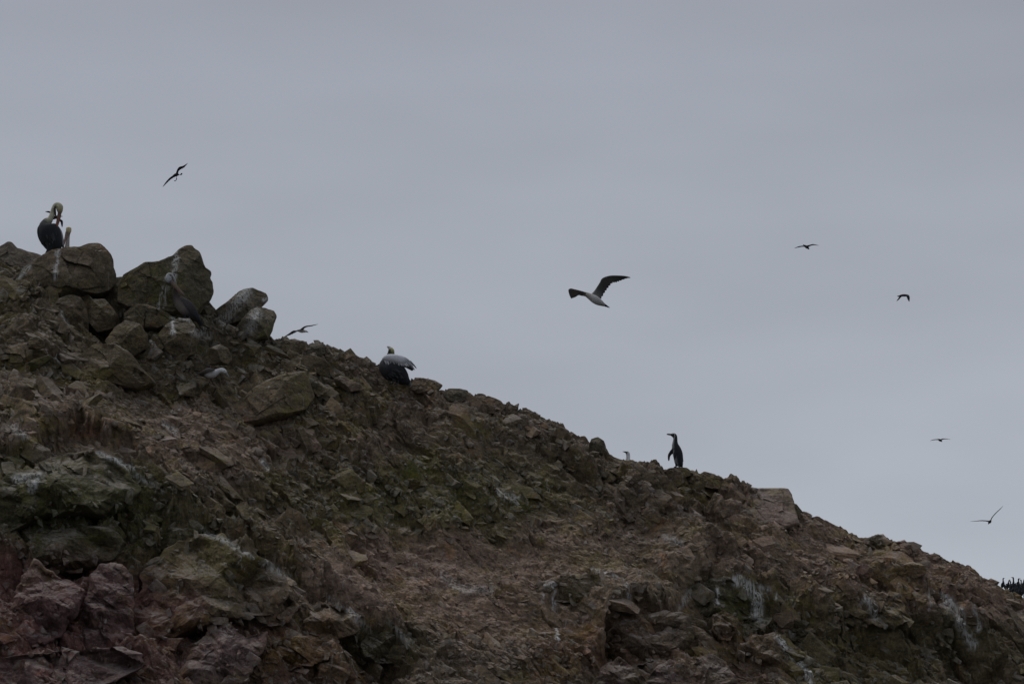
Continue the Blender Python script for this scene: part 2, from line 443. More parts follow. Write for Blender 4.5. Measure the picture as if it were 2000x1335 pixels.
def relief(x, s):
    wx = x + 0.25 * fbm(x * 0.9, s * 0.9, seed=40, octaves=3)
    ws = s + 0.25 * fbm(x * 0.9, s * 0.9, seed=50, octaves=3)
    cu, su = math.cos(PHI), math.sin(PHI)
    u = wx * cu + ws * su; v = -wx * su + ws * cu
    H = np.zeros(x.shape)
    for bx, bs, rx, rs, h in BW:
        ds = (ws - bs) / rs
        ds = np.where(ds > 0, ds * 1.7, ds)                 # steeper on the lower side
        H += h * np.exp(-((wx - bx) / rx) ** 2 - ds ** 2)
    damp = np.clip((s + 0.1) / 1.4, 0.25, 1.0)
    rough_ = np.clip(0.75 + 0.5 * fbm(x * 0.35, s * 0.35, seed=60, octaves=2), 0.35, 1.2)
    H = H * damp
    qx, qy = proj(macro_xy(x, s))
    G_ = gravel_at(qx, qy); K_ = crag_at(qx, qy)
    calm = (1 - 0.72 * G_) * (1 - 0.6 * blob(qx, qy, 190, 815, 130, 55))
    H += ledge_relief(qx, qy) * np.clip(s / 1.0, 0, 1)
    H += damp * rough_ * calm * (0.42 + 0.25 * K_) * blocks(u, v, 1.4, 2.0, 100, 0.30, 0.0, 0.50)
    H += np.clip(damp * 1.3, 0, 1) * rough_ * calm * (0.85 + 0.35 * K_) * blocks(u * .97 + v * .2, v * .98 - u * .15, 0.62, 2.1, 200, 0.26, 0.0, 0.6)
    H += rough_ * calm * (1.0 + 0.4 * K_) * blocks(u + 0.08 * vnoise(x * 4, s * 4, seed=9), v + 0.06 * vnoise(x * 4, s * 4, seed=19), 0.27, 2.1, 300, 0.34, 0.0, 0.55)
    H += (0.6 + .3 * rough_) * (1 - .3 * G_) * 0.75 * blocks(u * .8 + v * .6, v * .8 - u * .6, 0.13, 1.5, 400, 0.6, 0.0, 0.1)
    H += 0.4 * facets(u, v, 0.065, 1.4, 450, 0.5, 0.0, 0.1)
    perch = np.clip(blob(qx, qy, 1226, 898, 26, 22) + blob(qx, qy, 1326, 918, 26, 18) + blob(qx, qy, 585, 660, 22, 14), 0, 1)
    H = H * (1 - perch) - 0.04 * perch
    H += 0.05 * fbm(x * 1.2, s * 1.2, seed=70, octaves=3) * damp + 0.022 * fbm(x * 9, s * 9, seed=80, octaves=3, rough=0.6)
    return H

def axis(parts):
    out = []
    for a, b, n in parts: out.append(np.linspace(a, b, n, endpoint=False))
    return np.concatenate(out + [np.array([parts[-1][1]])])
xs = axis([(-60, -11.2, 70), (-11.2, 10.7, 1000), (10.7, 60, 70)])
tt = axis([(-3.0, -0.06, 26), (-0.06, 0.0, 22), (0, 1.0, 560), (1.0, 3.0, 90)])
# for each x, how far down the slope the picture reaches
def s_reach(x):
    zr = ridge_z(x)
    need = at(1000, 1345, 69.0)[2]
    return np.clip((zr - need) / math.sin(BETA) * 1.06 + 0.7, 2.2, 17)
XX, TT = np.meshgrid(xs, tt, indexing='ij')
SR = s_reach(XX)
base_s = TT * SR
total = (ridge_z(XX) + 4.0) / math.sin(BETA)
SS = np.where(TT > 1, SR + (TT - 1) / 2 * np.maximum(total - SR, 0.5), np.where(TT < 0, TT * 14, base_s))
H = relief(XX, SS)
PG = macro_xy(XX, SS) + H[..., None] * NN
for c_, (sc_, am_) in enumerate(((1.6, .10), (5.0, .045), (13.0, .016))):          # break up straight flanks
    for ax_ in range(3):
        PG[..., ax_] += (am_ if ax_ != 2 else am_ * .5) * vnoise(PG[..., 0] * sc_ + 7 * ax_, PG[..., 1] * sc_, PG[..., 2] * sc_, seed=700 + 10 * c_ + ax_) * np.clip((SS + .3) / 1.0, 0.15, 1)
nx, ns = XX.shape
idx = np.arange(nx * ns).reshape(nx, ns)
FQ = np.stack([idx[:-1, :-1], idx[:-1, 1:], idx[1:, 1:], idx[1:, :-1]], -1).reshape(-1, 4)
gpx, gpy = proj(PG)
T_ = region_tint(gpx.ravel(), gpy.ravel())
hill_me = np_mesh('hillside', PG.reshape(-1, 3), FQ, T_)
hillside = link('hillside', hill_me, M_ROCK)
tag(hillside, kind='structure')

# nearest depth of the slope for a picture position
DB = 6
dm = np.full((2400 // DB, 1600 // DB), 1e9)
ii = ((gpx + 200) / DB).astype(int); jj = ((gpy) / DB).astype(int)
ok = (ii >= 0) & (ii < dm.shape[0]) & (jj >= 0) & (jj < dm.shape[1]) & (TT > -0.03)
np.minimum.at(dm, (ii[ok], jj[ok]), PG[..., 1][ok])
def depth_at(px, py):
    i = int((px + 200) / DB); j = int(py / DB)
    for r in range(0, 30):
        sub = dm[max(i - r, 0):i + r + 1, max(j, 0):j + r + 1]
        if sub.size and sub.min() < 1e8: return float(np.median(sub[sub < 1e8]))
    return YR

sea_me = np_mesh('sea', [(-5000, -4000, 0), (5000, -4000, 0), (5000, 8000, 0), (-5000, 8000, 0)], [(0, 1, 2, 3)])
tag(link('sea', sea_me, water_material()), kind='structure')

# ------------------------------------------------------------------ boulders from their outlines
CR_PTS = []
def boulder_mesh(name, outline, Y, T, tilt, seed, lean=0.0, res=1.0, rough=1.0, dark_right=0.0, mossy=None, crag=False):
    O = np.array(outline, float)
    c = O.mean(0)
    c = (O.min(0) + O.max(0)) / 2 * 0.5 + c * 0.5
    ang = np.arctan2(O[:, 1] - c[1], O[:, 0] - c[0])
    rad = np.hypot(O[:, 0] - c[0], O[:, 1] - c[1])
    o = np.argsort(ang); ang, rad = ang[o], rad[o]
    size = np.ptp(O[:, 0]) * Y * HALF / 1000
    nth = int(np.clip(110 * res, 60, 220)); nf = int(np.clip(38 * res, 18, 70)); nb = 10
    th = np.linspace(-math.pi, math.pi, nth, endpoint=False)
    # outline as straight edges between the traced corners
    A = np.concatenate([ang - 2 * math.pi, ang, ang + 2 * math.pi]); Rr = np.tile(rad, 3)
    k = np.searchsorted(A, th) ; k0, k1 = k - 1, k
    a0, a1, r0, r1 = A[k0], A[k1], Rr[k0], Rr[k1]
    R = r0 * r1 * np.sin(a1 - a0) / np.maximum(r0 * np.sin(th - a0) + r1 * np.sin(a1 - th), 1e-6)
    R = np.clip(np.abs(R), rad.min() * 0.5, rad.max() * 1.1)
    R = 0.7 * R + 0.15 * (np.roll(R, 1) + np.roll(R, -1))
    rho_f = np.sin(np.linspace(0, 1, nf + 1) * math.pi / 2)
    rho_b = np.sin(np.linspace(1, 0, nb + 1) * math.pi / 2)[1:]
    rho = np.concatenate([rho_f[1:], rho_b])
    front = np.concatenate([np.ones(nf), -np.ones(nb)])
    RH, TH = np.meshgrid(rho, th, indexing='ij'); FR = np.broadcast_to(front[:, None], RH.shape)
    X = RH * np.cos(TH) * R[None]; Z = RH * np.sin(TH) * R[None]        # Z in pixels downward
    m_px = Y * HALF / 1000
    xn, zn = X / rad.max(), Z / rad.max()
    dome = T * np.clip(1 - RH ** (5 if crag else 2.6), 0, 1) ** 0.5
    r_ = np.random.default_rng(seed)
    P = np.full(RH.shape, 1e9)
    for q in range(11 if crag else 7):
        a = r_.uniform(0, 2 * math.pi); g = r_.uniform(0.3, 1.7 if crag else 1.1)
        P = np.minimum(P, T * (r_.uniform(0.6 if crag else 0.72, 1.0) - g * (math.cos(a) * xn + math.sin(a) * zn)))
    P = np.minimum(P, T * (0.62 - 1.0 * zn * -1.0 + 0.35))              # upper face leans back
    if dark_right: P = np.minimum(P, T * (0.8 - dark_right * (xn - 0.15)))
    d = np.where(P < dome, P, dome); d = np.maximum(d, 0.12 * dome)
    sx, sz = X * m_px, Z * m_px
    nz = 0.30 * size * rough
    det = nz * 0.45 * facets(sx + 3 * seed, sz, max(size * 0.33, .05), 1.5, 500 + seed, 0.4) / max(size * 0.33, .05) * 0.33
    det += 0.28 * facets(sx * .8 + sz * .6 + seed, sz * .8 - sx * .6, max(size * 0.12, .04), 1.8, 600 + seed, 0.5) * rough
    det += 0.035 * min(size, 1.5) * fbm(sx * 4 / max(size, .3), sz * 4 / max(size, .3), seed=seed, octaves=5, rough=.55)
    if crag:
        wu, wv = sx * .8 + sz * .6, sz * .8 - sx * .6
        det = 0.75 * blocks(wu + seed, wv, size * .30, 1.5, 810 + seed, .5, 0, .2) + 0.40 * blocks(wu + seed, wv, size * .13, 1.6, 820 + seed, .5, 0, .2) + 0.18 * blocks(wu, wv + seed, max(size * .06, .04), 1.6, 830 + seed, .5)
        det += 0.03 * fbm(sx * 5, sz * 5, seed=seed, octaves=4, rough=.6)
        det += det * 0.25
    edge = np.clip((1 - RH) * 5, 0, 1)
    yf = -(d + det * edge)
    yb = dome * 0.9 + 0.02
    dy = np.where(FR > 0, yf, yb)
    wob = 1 + ((0.065 if crag else 0.020) * fbm(np.cos(TH) * 4 + seed, np.sin(TH) * 4, RH, seed=seed + 7, octaves=4, rough=.6)) * np.clip(RH * 1.5, 0, 1)
    Xp, Zp = X * wob, Z * wob
    base = at(c[0] + Xp, c[1] + Zp, Y)
    base[..., 1] += dy - tilt * (Zp * m_px)
    V = base.reshape(-1, 3)
    CR_PTS.append((base[:nf][RH[:nf] > .25].reshape(-1, 3), size) if crag else (None, 0))
    ctr = at(c[0], c[1], Y) + np.array([0, -(float(np.mean(d[0]))), 0])
    bk = at(c[0], c[1], Y) + np.array([0, T * 0.9, 0])
    V = np.concatenate([V, ctr[None], bk[None]])
    nr = RH.shape[0]
    id_ = np.arange(nr * nth).reshape(nr, nth)
    n1 = np.roll(id_, -1, 1)
    F = np.stack([id_[:-1], id_[1:], n1[1:], n1[:-1]], -1).reshape(-1, 4)
    tris = []
    C0, C1 = nr * nth, nr * nth + 1
    t0 = np.stack([np.full(nth, C0), id_[0], n1[0], n1[0]], -1)
    last = id_[-1]
    F3 = np.concatenate([F[:, [0, 1, 2]], F[:, [0, 2, 3]], t0[:, :3], np.stack([last, np.full(nth, C1), np.roll(last, -1)], -1)])
    F3 = F3[:, ::-1]
    qx, qy = proj(V)
    tn = region_tint(qx, qy, seed=3)
    if mossy is not None:
        tn[:, :3] = tn[:, :3] * 0.35 + np.array(mossy) * 0.53
    origin = at(c[0], O[:, 1].max(), Y)
    return np_mesh(name, V - origin, F3, tn), origin

def boulder(name, outline, T, tilt, seed, Y=None, parent=None, label=None, **kw):
    O = np.array(outline, float); c = O.mean(0)
    if Y is None: Y = depth_at(c[0], min(c[1] + 0.25 * np.ptp(O[:, 1]), 1330))
    me, org = boulder_mesh(name, outline, Y, T, tilt, seed, **kw)
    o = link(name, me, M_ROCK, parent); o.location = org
    if label: tag(o, label, 'boulder', 'boulders heaped at the top of the slope')
    return o

G1 = 'boulder'
TOP = [
 ([(-70, 520), (-30, 495), (0, 481), (15, 472), (25, 473), (35, 484), (60, 493), (82, 499), (100, 520), (100, 560), (40, 595), (-70, 600)], .7, 81.0, 'grey peaked boulder behind the largest boulder at the left edge', dict(mossy=(.15, .135, .115), res=1.1)),
 ([(-60, 500), (0, 518), (20, 528), (38, 545), (34, 585), (-60, 610)], .5, 80.0, 'small grey boulder at the left edge below the peaked boulder', dict(mossy=(.15, .13, .11))),
 ([(-50, 580), (0, 560), (30, 548), (50, 530), (80, 507), (105, 491), (140, 484), (162, 483), (170, 476), (190, 474), (202, 480), (215, 492), (223, 505), (222, 520), (226, 537), (224, 555), (215, 572), (195, 583), (165, 587), (130, 600), (60, 622), (-40, 630)], 1.0, 79.6, 'largest rounded boulder with two pelicans on top and a dark right end', dict(dark_right=1.5, res=1.7, rough=.85)),
 ([(205, 590), (213, 560), (225, 540), (240, 538), (245, 590), (225, 612)], .3, 79.9, 'narrow brown boulder in the gap between the two largest boulders', {}),
 ([(230, 595), (232, 560), (240, 540), (250, 533), (270, 522), (280, 515), (310, 514), (340, 501), (350, 487), (362, 478), (374, 476), (388, 488), (396, 505), (402, 522), (412, 531), (409, 540), (416, 552), (418, 570), (412, 586), (400, 600), (388, 622), (340, 632), (290, 618), (250, 610)], .8, 79.3, 'tall pointed dark green boulder with a pelican preening in front of it', dict(dark_right=1.3, res=1.6, rough=.85)),
 ([(385, 600), (405, 583), (422, 606), (428, 630), (400, 640), (380, 630)], .3, 79.8, 'small grey boulder wedged right of the tall pointed boulder', {}),
 ([(415, 612), (440, 595), (460, 575), (475, 565), (495, 561), (510, 568), (521, 573), (523, 584), (513, 596), (505, 612), (490, 628), (440, 636), (418, 630)], .45, 79.8, 'white streaked slanting boulder right of the pelican, upper one of a pair', dict(res=1.2, rough=.8)),
 ([(462, 640), (478, 618), (490, 606), (505, 599), (520, 600), (535, 606), (540, 616), (536, 630), (532, 647), (524, 664), (495, 668), (465, 658)], .45, 79.2, 'squarish white streaked boulder under the slanting one, farthest right of the heap', dict(dark_right=.8, res=1.2, rough=.8)),
 ([(62, 640), (68, 620), (78, 606), (100, 597), (112, 592), (119, 600), (130, 625), (140, 650), (138, 668), (100, 668), (70, 660)], .45, 78.6, 'grey pointed boulder with a pale right edge under the largest boulder', {}),
 ([(98, 605), (115, 582), (140, 573), (158, 580), (170, 600), (176, 628), (172, 655), (140, 658), (115, 630)], .45, 78.8, 'dark domed boulder between the grey pointed boulder and the greenish block', dict(dark_right=.6)),
 ([(165, 592), (185, 583), (205, 583), (220, 600), (232, 618), (226, 645), (190, 652), (172, 630)], .4, 78.8, 'greenish grey block under the gap between the two largest boulders', {}),
 ([(240, 612), (265, 594), (290, 596), (330, 613), (352, 632), (310, 650), (255, 648)], .45, 78.5, 'low green boulder with a pale slanting top under the tall pointed boulder', {}),
 ([(205, 668), (222, 640), (245, 624), (275, 632), (288, 655), (295, 680), (262, 700), (215, 692)], .45, 78.0, 'dark mossy boulder below the low green boulder', dict(dark_right=.4)),
 ([(308, 655), (325, 632), (348, 618), (370, 620), (382, 636), (386, 665), (381, 695), (350, 706), (325, 690)], .5, 78.0, 'boulder with white droppings on its rounded top below the preening pelican', dict(dark_right=.4)),
 ([(400, 700), (408, 682), (430, 672), (446, 680), (454, 700), (445, 712), (408, 712)], .35, 77.6, 'green topped boulder just above the sitting white headed seabird', {}),
 ([(-40, 640), (0, 618), (35, 604), (58, 605), (66, 640), (72, 672), (30, 690), (-40, 690)], .5, 78.6, 'brown blocky boulder at the left edge under the largest boulder', {}),
 ([(-30, 700), (0, 676), (60, 668), (100, 684), (132, 718), (100, 742), (40, 748), (-30, 740)], .5, 77.6, 'flat topped brown boulder at the left edge, lowest of the heap', {}),
 ([(52, 672), (58, 661), (72, 656), (86, 664), (88, 678), (72, 684), (56, 682)], .16, 77.0, 'small round stone lying on the flat topped brown boulder', {}),
 ([(126, 728), (150, 695), (182, 670), (225, 670), (255, 688), (285, 728), (310, 752), (270, 766), (190, 752)], .5, 77.4, 'wide slanting brown slab boulder in the middle of the heap foot', dict(res=1.2)),
]
for i, (ol, T, Y, lab, kw) in enumerate(TOP):
    boulder('boulder', ol, T, 0.25, 20 + i, Y=Y, label=lab, **kw)

CR = [ # crags standing out of the slope: outline, thickness, tilt, options
 ([(438, 818), (470, 778), (515, 742), (560, 722), (597, 718), (606, 740), (614, 772), (600, 802), (560, 820), (500, 836), (452, 830)], .55, .6, dict(res=1.3, dark_right=.5)),
 ([(1410, 966), (1445, 951), (1480, 946), (1530, 945), (1543, 947), (1548, 958), (1553, 975), (1554, 998), (1560, 1030), (1500, 1050), (1440, 1035), (1415, 1000)], .3, .95, dict(rough=1.1, res=1.2, mossy=(.26, .205, .18))),
 ([(1528, 992), (1540, 978), (1556, 984), (1568, 1000), (1562, 1012), (1545, 1012)], .2, .3, dict(mossy=(.07, .075, .035))),
 ([(-40, 1010), (0, 945), (28, 926), (62, 915), (108, 880), (170, 874), (222, 890), (262, 920), (270, 952), (250, 992), (200, 1015), (100, 1016), (20, 1050)], .9, .55, dict(res=1.6, mossy=(.092, .088, .052))),
 ([(-40, 1100), (-20, 1030), (50, 1010), (130, 1020), (210, 1030), (250, 1060), (230, 1100), (150, 1120), (40, 1130)], .7, .5, dict(res=1.5, mossy=(.088, .083, .052))),
 ([(150, 1262), (165, 1180), (172, 1125), (188, 1098), (212, 1089), (236, 1090), (255, 1120), (262, 1170), (264, 1225), (242, 1262), (190, 1275)], .55, .5, dict(res=1.3, mossy=(.142, .094, .094))),
 ([(20, 1180), (35, 1120), (60, 1082), (85, 1100), (130, 1130), (165, 1150), (150, 1200), (110, 1260), (60, 1270), (20, 1240)], .6, .6, dict(res=1.3, mossy=(.128, .082, .083))),
 ([(255, 1190), (275, 1115), (320, 1068), (365, 1042), (398, 1032), (440, 1044), (470, 1070), (520, 1092), (560, 1122), (570, 1162), (540, 1204), (450, 1214), (380, 1244), (300, 1290), (262, 1265)], .9, .55, dict(res=1.9)),
 ([(300, 1075), (325, 1030), (355, 1005), (385, 1010), (400, 1030), (370, 1050), (330, 1085)], .4, .6, dict(mossy=(.12, .115, .07))),
 ([(425, 1225), (468, 1155), (500, 1127), (536, 1122), (566, 1145), (582, 1182), (565, 1218), (500, 1236), (450, 1242)], .5, .5, dict(res=1.2)),
 ([(-40, 1360), (-20, 1290), (60, 1276), (150, 1268), (240, 1254), (276, 1272), (270, 1302), (200, 1340), (100, 1370)], .6, .7, dict(res=1.4, mossy=(.148, .102, .102))),
 ([(330, 1350), (378, 1262), (420, 1210), (448, 1215), (480, 1238), (520, 1226), (512, 1272), (480, 1335), (400, 1370)], .5, .7, dict(res=1.3, mossy=(.14, .1, .098))),
 ([(505, 1272), (530, 1246), (570, 1238), (612, 1240), (642, 1258), (652, 1280), (610, 1302), (560, 1312), (520, 1300)], .35, .6, dict(mossy=(.16, .1, .055))),
 ([(590, 1225), (605, 1185), (625, 1172), (662, 1180), (700, 1200), (704, 1232), (650, 1256), (605, 1250)], .4, .4, {}),
 ([(700, 1270), (722, 1222), (755, 1205), (785, 1226), (810, 1262), (800, 1290), (750, 1300), (710, 1296)], .4, .4, dict(mossy=(.085, .08, .055))),
 ([(1148, 1318), (1170, 1262), (1202, 1216), (1250, 1200), (1300, 1186), (1352, 1200), (1356, 1250), (1300, 1292), (1230, 1310)], .6, .4, dict(res=1.4, mossy=(.085, .07, .052))),
 ([(1342, 1180), (1362, 1136), (1400, 1124), (1432, 1130), (1462, 1146), (1478, 1182), (1472, 1210), (1430, 1216), (1380, 1220), (1350, 1202)], .5, .25, dict(res=1.3, mossy=(.08, .079, .047))),
 ([(1388, 1232), (1392, 1200), (1412, 1190), (1434, 1198), (1440, 1226), (1425, 1252), (1402, 1250)], .3, .4, dict(mossy=(.17, .112, .08))),
 ([(1420, 1254), (1436, 1218), (1478, 1206), (1512, 1202), (1498, 1220), (1455, 1246), (1430, 1262)], .25, .5, dict(mossy=(.17, .165, .12))),
 ([(1432, 1300), (1436, 1262), (1470, 1240), (1512, 1232), (1532, 1262), (1530, 1300), (1500, 1326), (1455, 1322)], .45, .3, dict(mossy=(.14, .1, .068))),
 ([(1500, 1225), (1515, 1190), (1545, 1178), (1580, 1190), (1600, 1220), (1580, 1250), (1530, 1256)], .35, .5, dict(mossy=(.09, .09, .055))),
 ([(1040, 1165), (1060, 1135), (1110, 1118), (1170, 1120), (1190, 1140), (1180, 1168), (1120, 1180), (1060, 1182)], .3, .5, dict(mossy=(.11, .095, .06))),
 ([(1660, 1190), (1680, 1160), (1720, 1150), (1760, 1170), (1780, 1210), (1740, 1230), (1690, 1220)], .35, .6, {}),
 ([(1795, 1240), (1815, 1190), (1850, 1170), (1890, 1185), (1910, 1230), (1880, 1262), (1830, 1270)], .5, .3, dict(mossy=(.09, .088, .055))),
 ([(1150, 1350), (1175, 1300), (1210, 1280), (1240, 1300), (1262, 1330), (1250, 1370), (1180, 1370)], .35, .6, dict(mossy=(.135, .1, .1))),
 ([(1250, 1350), (1275, 1305), (1310, 1280), (1335, 1300), (1345, 1340), (1300, 1370)], .35, .6, dict(mossy=(.14, .105, .105))),
 ([(1340, 1345), (1350, 1300), (1385, 1270), (1420, 1290), (1440, 1330), (1400, 1365)], .35, .6, dict(mossy=(.125, .1, .09))),
 ([(1360, 930), (1375, 918), (1395, 924), (1420, 940), (1428, 955), (1390, 958), (1362, 948)], .2, .6, {}),
 ([(1150, 868), (1155, 856), (1168, 852), (1180, 860), (1184, 874), (1178, 888), (1155, 888)], .16, .3, dict(mossy=(.09, .085, .06))),
 ([(920, 790), (928, 772), (955, 771), (978, 781), (988, 796), (970, 812), (935, 808)], .15, .5, {}),
 ([(1296, 920), (1306, 914), (1326, 911), (1342, 913), (1356, 924), (1335, 936), (1305, 932)], .22, .5, {}),
 ([(800, 756), (808, 740), (825, 736), (848, 741), (866, 752), (850, 770), (815, 770)], .14, .5, {}),
 ([(862, 772), (876, 757), (897, 757), (913, 761), (919, 772), (905, 788), (875, 786)], .12, .5, dict(mossy=(.1, .095, .07))),
 ([(1690, 1062), (1695, 1048), (1715, 1042), (1735, 1048), (1742, 1062), (1722, 1074), (1700, 1072)], .18, .5, dict(mossy=(.1, .095, .07))),
 ([(1738, 1075), (1745, 1056), (1765, 1052), (1782, 1062), (1788, 1078), (1770, 1092), (1748, 1088)], .2, .5, {}),
 ([(545, 680), (552, 664), (575, 660), (595, 668), (600, 684), (580, 694), (556, 692)], .22, .5, {}),
 ([(596, 690), (602, 672), (622, 668), (634, 672), (636, 690), (620, 702), (602, 700)], .22, .5, dict(mossy=(.075, .075, .055))),
]
for i, (ol, T, tl, kw) in enumerate(CR):
    c_ = np.array(ol).mean(0)
    if c_[1] > 1010 or (c_[0] < 300 and c_[1] > 860): kw = dict(kw, crag=True, res=kw.get('res', 1.0) * 1.35)
    Yc = depth_at(c_[0], min(c_[1] + 0.25 * np.ptp(np.array(ol)[:, 1]), 1330)) + (0.30 * T if kw.get('crag') else 0.05)
    boulder('rock', ol, T * (1.15 if kw.get('crag') else 1), tl, 200 + i, Y=Yc, parent=hillside, **kw)

# ------------------------------------------------------------------ loose rocks
def ico(sub):
    bm = bmesh.new(); bmesh.ops.create_icosphere(bm, subdivisions=sub, radius=1)
    V = np.array([v.co[:] for v in bm.verts]); F = np.array([[v.index for v in f.verts] for f in bm.faces]); bm.free()
    return V, F
def poly_rock(seed, sub, nplanes=13, p=60, nz=0.06):
    r = np.random.default_rng(seed)
    V, F = ico(sub)
    n = np.concatenate([np.eye(3), -np.eye(3)]) + r.normal(size=(6, 3)) * 0.28
    n = np.concatenate([n, r.normal(size=(nplanes - 6, 3))]); n /= np.linalg.norm(n, axis=1)[:, None]
    d = np.concatenate([r.uniform(0.6, .95, 6), r.uniform(0.75, 1.1, nplanes - 6)])
    q = np.clip(V @ n.T, 0, None) / d
    R = (q ** p).sum(1) ** (-1 / p)
    R = np.clip(R, 0.3, 1.6)
    P = V * R[:, None]
    R2 = 1 + nz * fbm(P[:, 0] * 2.5 + seed, P[:, 1] * 2.5, P[:, 2] * 2.5, seed=seed, octaves=4, rough=.6)
    return P * R2[:, None], F
def hull_rock(seed, npts):
    r = np.random.default_rng(seed)
    pts = r.uniform(-1, 1, (npts, 3)); pts = np.sign(pts) * np.abs(pts) ** 0.6
    bm = bmesh.new(); vs = [bm.verts.new(q) for q in pts]
    res = bmesh.ops.convex_hull(bm, input=vs)
    bmesh.ops.delete(bm, geom=[g for g in res['geom_interior'] if isinstance(g, bmesh.types.BMVert)], context='VERTS')
    bmesh.ops.triangulate(bm, faces=bm.faces[:]); bmesh.ops.recalc_face_normals(bm, faces=bm.faces[:])
    bm.verts.index_update()
    V = np.array([v.co[:] for v in bm.verts]); F = np.array([[v.index for v in f.verts] for f in bm.faces]); bm.free()
    return V, F

def rand_rot(n, sig):
    ax = rng.normal(size=(n, 3)); ax /= np.linalg.norm(ax, axis=1)[:, None]
    a = rng.normal(size=n) * sig
    K = np.zeros((n, 3, 3))
    K[:, 0, 1], K[:, 0, 2], K[:, 1, 0], K[:, 1, 2], K[:, 2, 0], K[:, 2, 1] = -ax[:, 2], ax[:, 1], ax[:, 2], -ax[:, 0], -ax[:, 1], ax[:, 0]
    I = np.eye(3)[None]
    return I + np.sin(a)[:, None, None] * K + (1 - np.cos(a))[:, None, None] * (K @ K)

U_ = np.array([math.cos(PHI), 0, 0]) + math.sin(PHI) * DN
V_ = np.array([-math.sin(PHI), 0, 0]) + math.cos(PHI) * DN
TH_ = V_ * 0.72 + NN * 0.69; TH_ /= np.linalg.norm(TH_)          # beds dip into the slope: thin edge up, broad face out and down
BASIS = np.stack([U_, np.cross(TH_, U_), TH_], 1)
BASIS2 = np.stack([U_, V_, NN], 1)

NR = 24000
# candidate sites on the displaced slope
NC = NR * 4
ci = rng.integers(72, 1066, NC); cj = rng.integers(44, 608, NC)
w = SR[ci, 0] / SR.max()
keep = rng.uniform(size=NC) < w * 1.3 + 0.05
ci, cj = ci[keep], cj[keep]
pxc, pyc = gpx[ci, cj], gpy[ci, cj]
gravel = gravel_at(pxc, pyc)

cliff = crag_at(pxc, pyc)
scatter = np.clip(0.65 + 0.6 * fbm(pxc / 120, pyc / 80, seed=91, octaves=3), 0.15, 1)
keep = rng.uniform(size=len(ci)) < np.maximum(scatter, gravel) * (1 - 0.6 * cliff)
ci, cj, pxc, pyc, gravel, cliff = [a[keep] for a in (ci, cj, pxc, pyc, gravel, cliff)]
ci, cj, pxc, pyc, gravel, cliff = [a[:NR] for a in (ci, cj, pxc, pyc, gravel, cliff)]
NR = len(ci)
Lsz = np.exp(rng.normal(size=NR) * 0.62 + math.log(0.062))
Lsz = Lsz * (1 - 0.5 * gravel)
Lsz = np.where((pxc < 650) & (pyc < 900), Lsz * 1.25, Lsz)
Lsz = np.clip(Lsz, 0.02, 0.34)
s_here = SS[ci, cj]
Lsz = np.where(s_here < 0.5, np.clip(Lsz * 1.25, 0.03, 0.14), Lsz)
BIRDS_XY = [(585, 662, 22), (340, 570, 60), (425, 728, 35), (773, 715, 45), (1224, 885, 18), (1320, 905, 22), (100, 480, 60)]
for bx, by, br in BIRDS_XY:
    near = np.hypot(pxc - bx, pyc - by) < br
    Lsz = np.where(near, np.minimum(Lsz, 0.035), Lsz)
asp = np.stack([rng.uniform(.85, 1.35, NR), rng.uniform(.45, .8, NR), rng.uniform(.22, .5, NR)], 1)
SC = asp * Lsz[:, None]
flat_ = (rng.uniform(size=NR) < 0.35 + 0.4 * gravel)[:, None, None]
ROT = rand_rot(NR, 0.40) @ np.where(flat_, BASIS2[None], BASIS[None])
CEN = PG[ci, cj] + NN * (SC[:, 2] * rng.uniform(-.9, .05, NR))[:, None]
tin = region_tint(pxc, pyc, seed=3)
var = np.exp(rng.normal(size=(NR, 1)) * 0.17) * (1 + rng.normal(size=(NR, 3)) * 0.025)
tin[:, :3] *= var
order = np.argsort(-Lsz)
inview = (pxc > 0) & (pxc < 2000) & (pyc < 1335)
big_ids = [k for k in order if inview[k]][:300 - len(CR)]
big_set = np.zeros(NR, bool); big_set[big_ids] = True
lib = []
for q in range(22):
    V, F = poly_rock(900 + q, 5, nplanes=8 + q % 5)
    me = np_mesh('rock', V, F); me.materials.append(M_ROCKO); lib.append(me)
for k in big_ids:
    o = bpy.data.objects.new('rock', lib[int(rng.integers(0, len(lib)))])
    COL.objects.link(o); o.parent = hillside
    M = Matrix([list(r) for r in (ROT[k] * SC[k][None, :])]).to_4x4()
    M.translation = Vector(CEN[k])
    o.matrix_world = M
    o.color = (*tin[k, :3], 1)
# broken pieces standing out of the crags
ex_c, ex_l = [], []
for P_, sz_ in CR_PTS:
    if P_ is None: continue
    n_ = int(np.clip(sz_ * sz_ * 11, 3, 80))
    k_ = rng.integers(0, len(P_), n_)
    ex_c.append(P_[k_]); ex_l.append(np.clip(np.exp(rng.normal(size=n_) * .55 + math.log(.075)), .03, .26))
ex_c, ex_l = np.concatenate(ex_c), np.concatenate(ex_l)
ne = len(ex_l)
ex_p = proj(ex_c); ex_t = region_tint(ex_p[0], ex_p[1], seed=3); ex_t[:, :3] *= np.exp(rng.normal(size=(ne, 1)) * .15)
CEN = np.concatenate([CEN, ex_c]); ROT = np.concatenate([ROT, rand_rot(ne, .8) @ BASIS[None]])
SC = np.concatenate([SC, np.stack([rng.uniform(.9, 1.4, ne), rng.uniform(.4, .8, ne), rng.uniform(.25, .5, ne)], 1) * ex_l[:, None]])
tin = np.concatenate([tin, ex_t]); big_set = np.concatenate([big_set, np.zeros(ne, bool)]); NR += ne
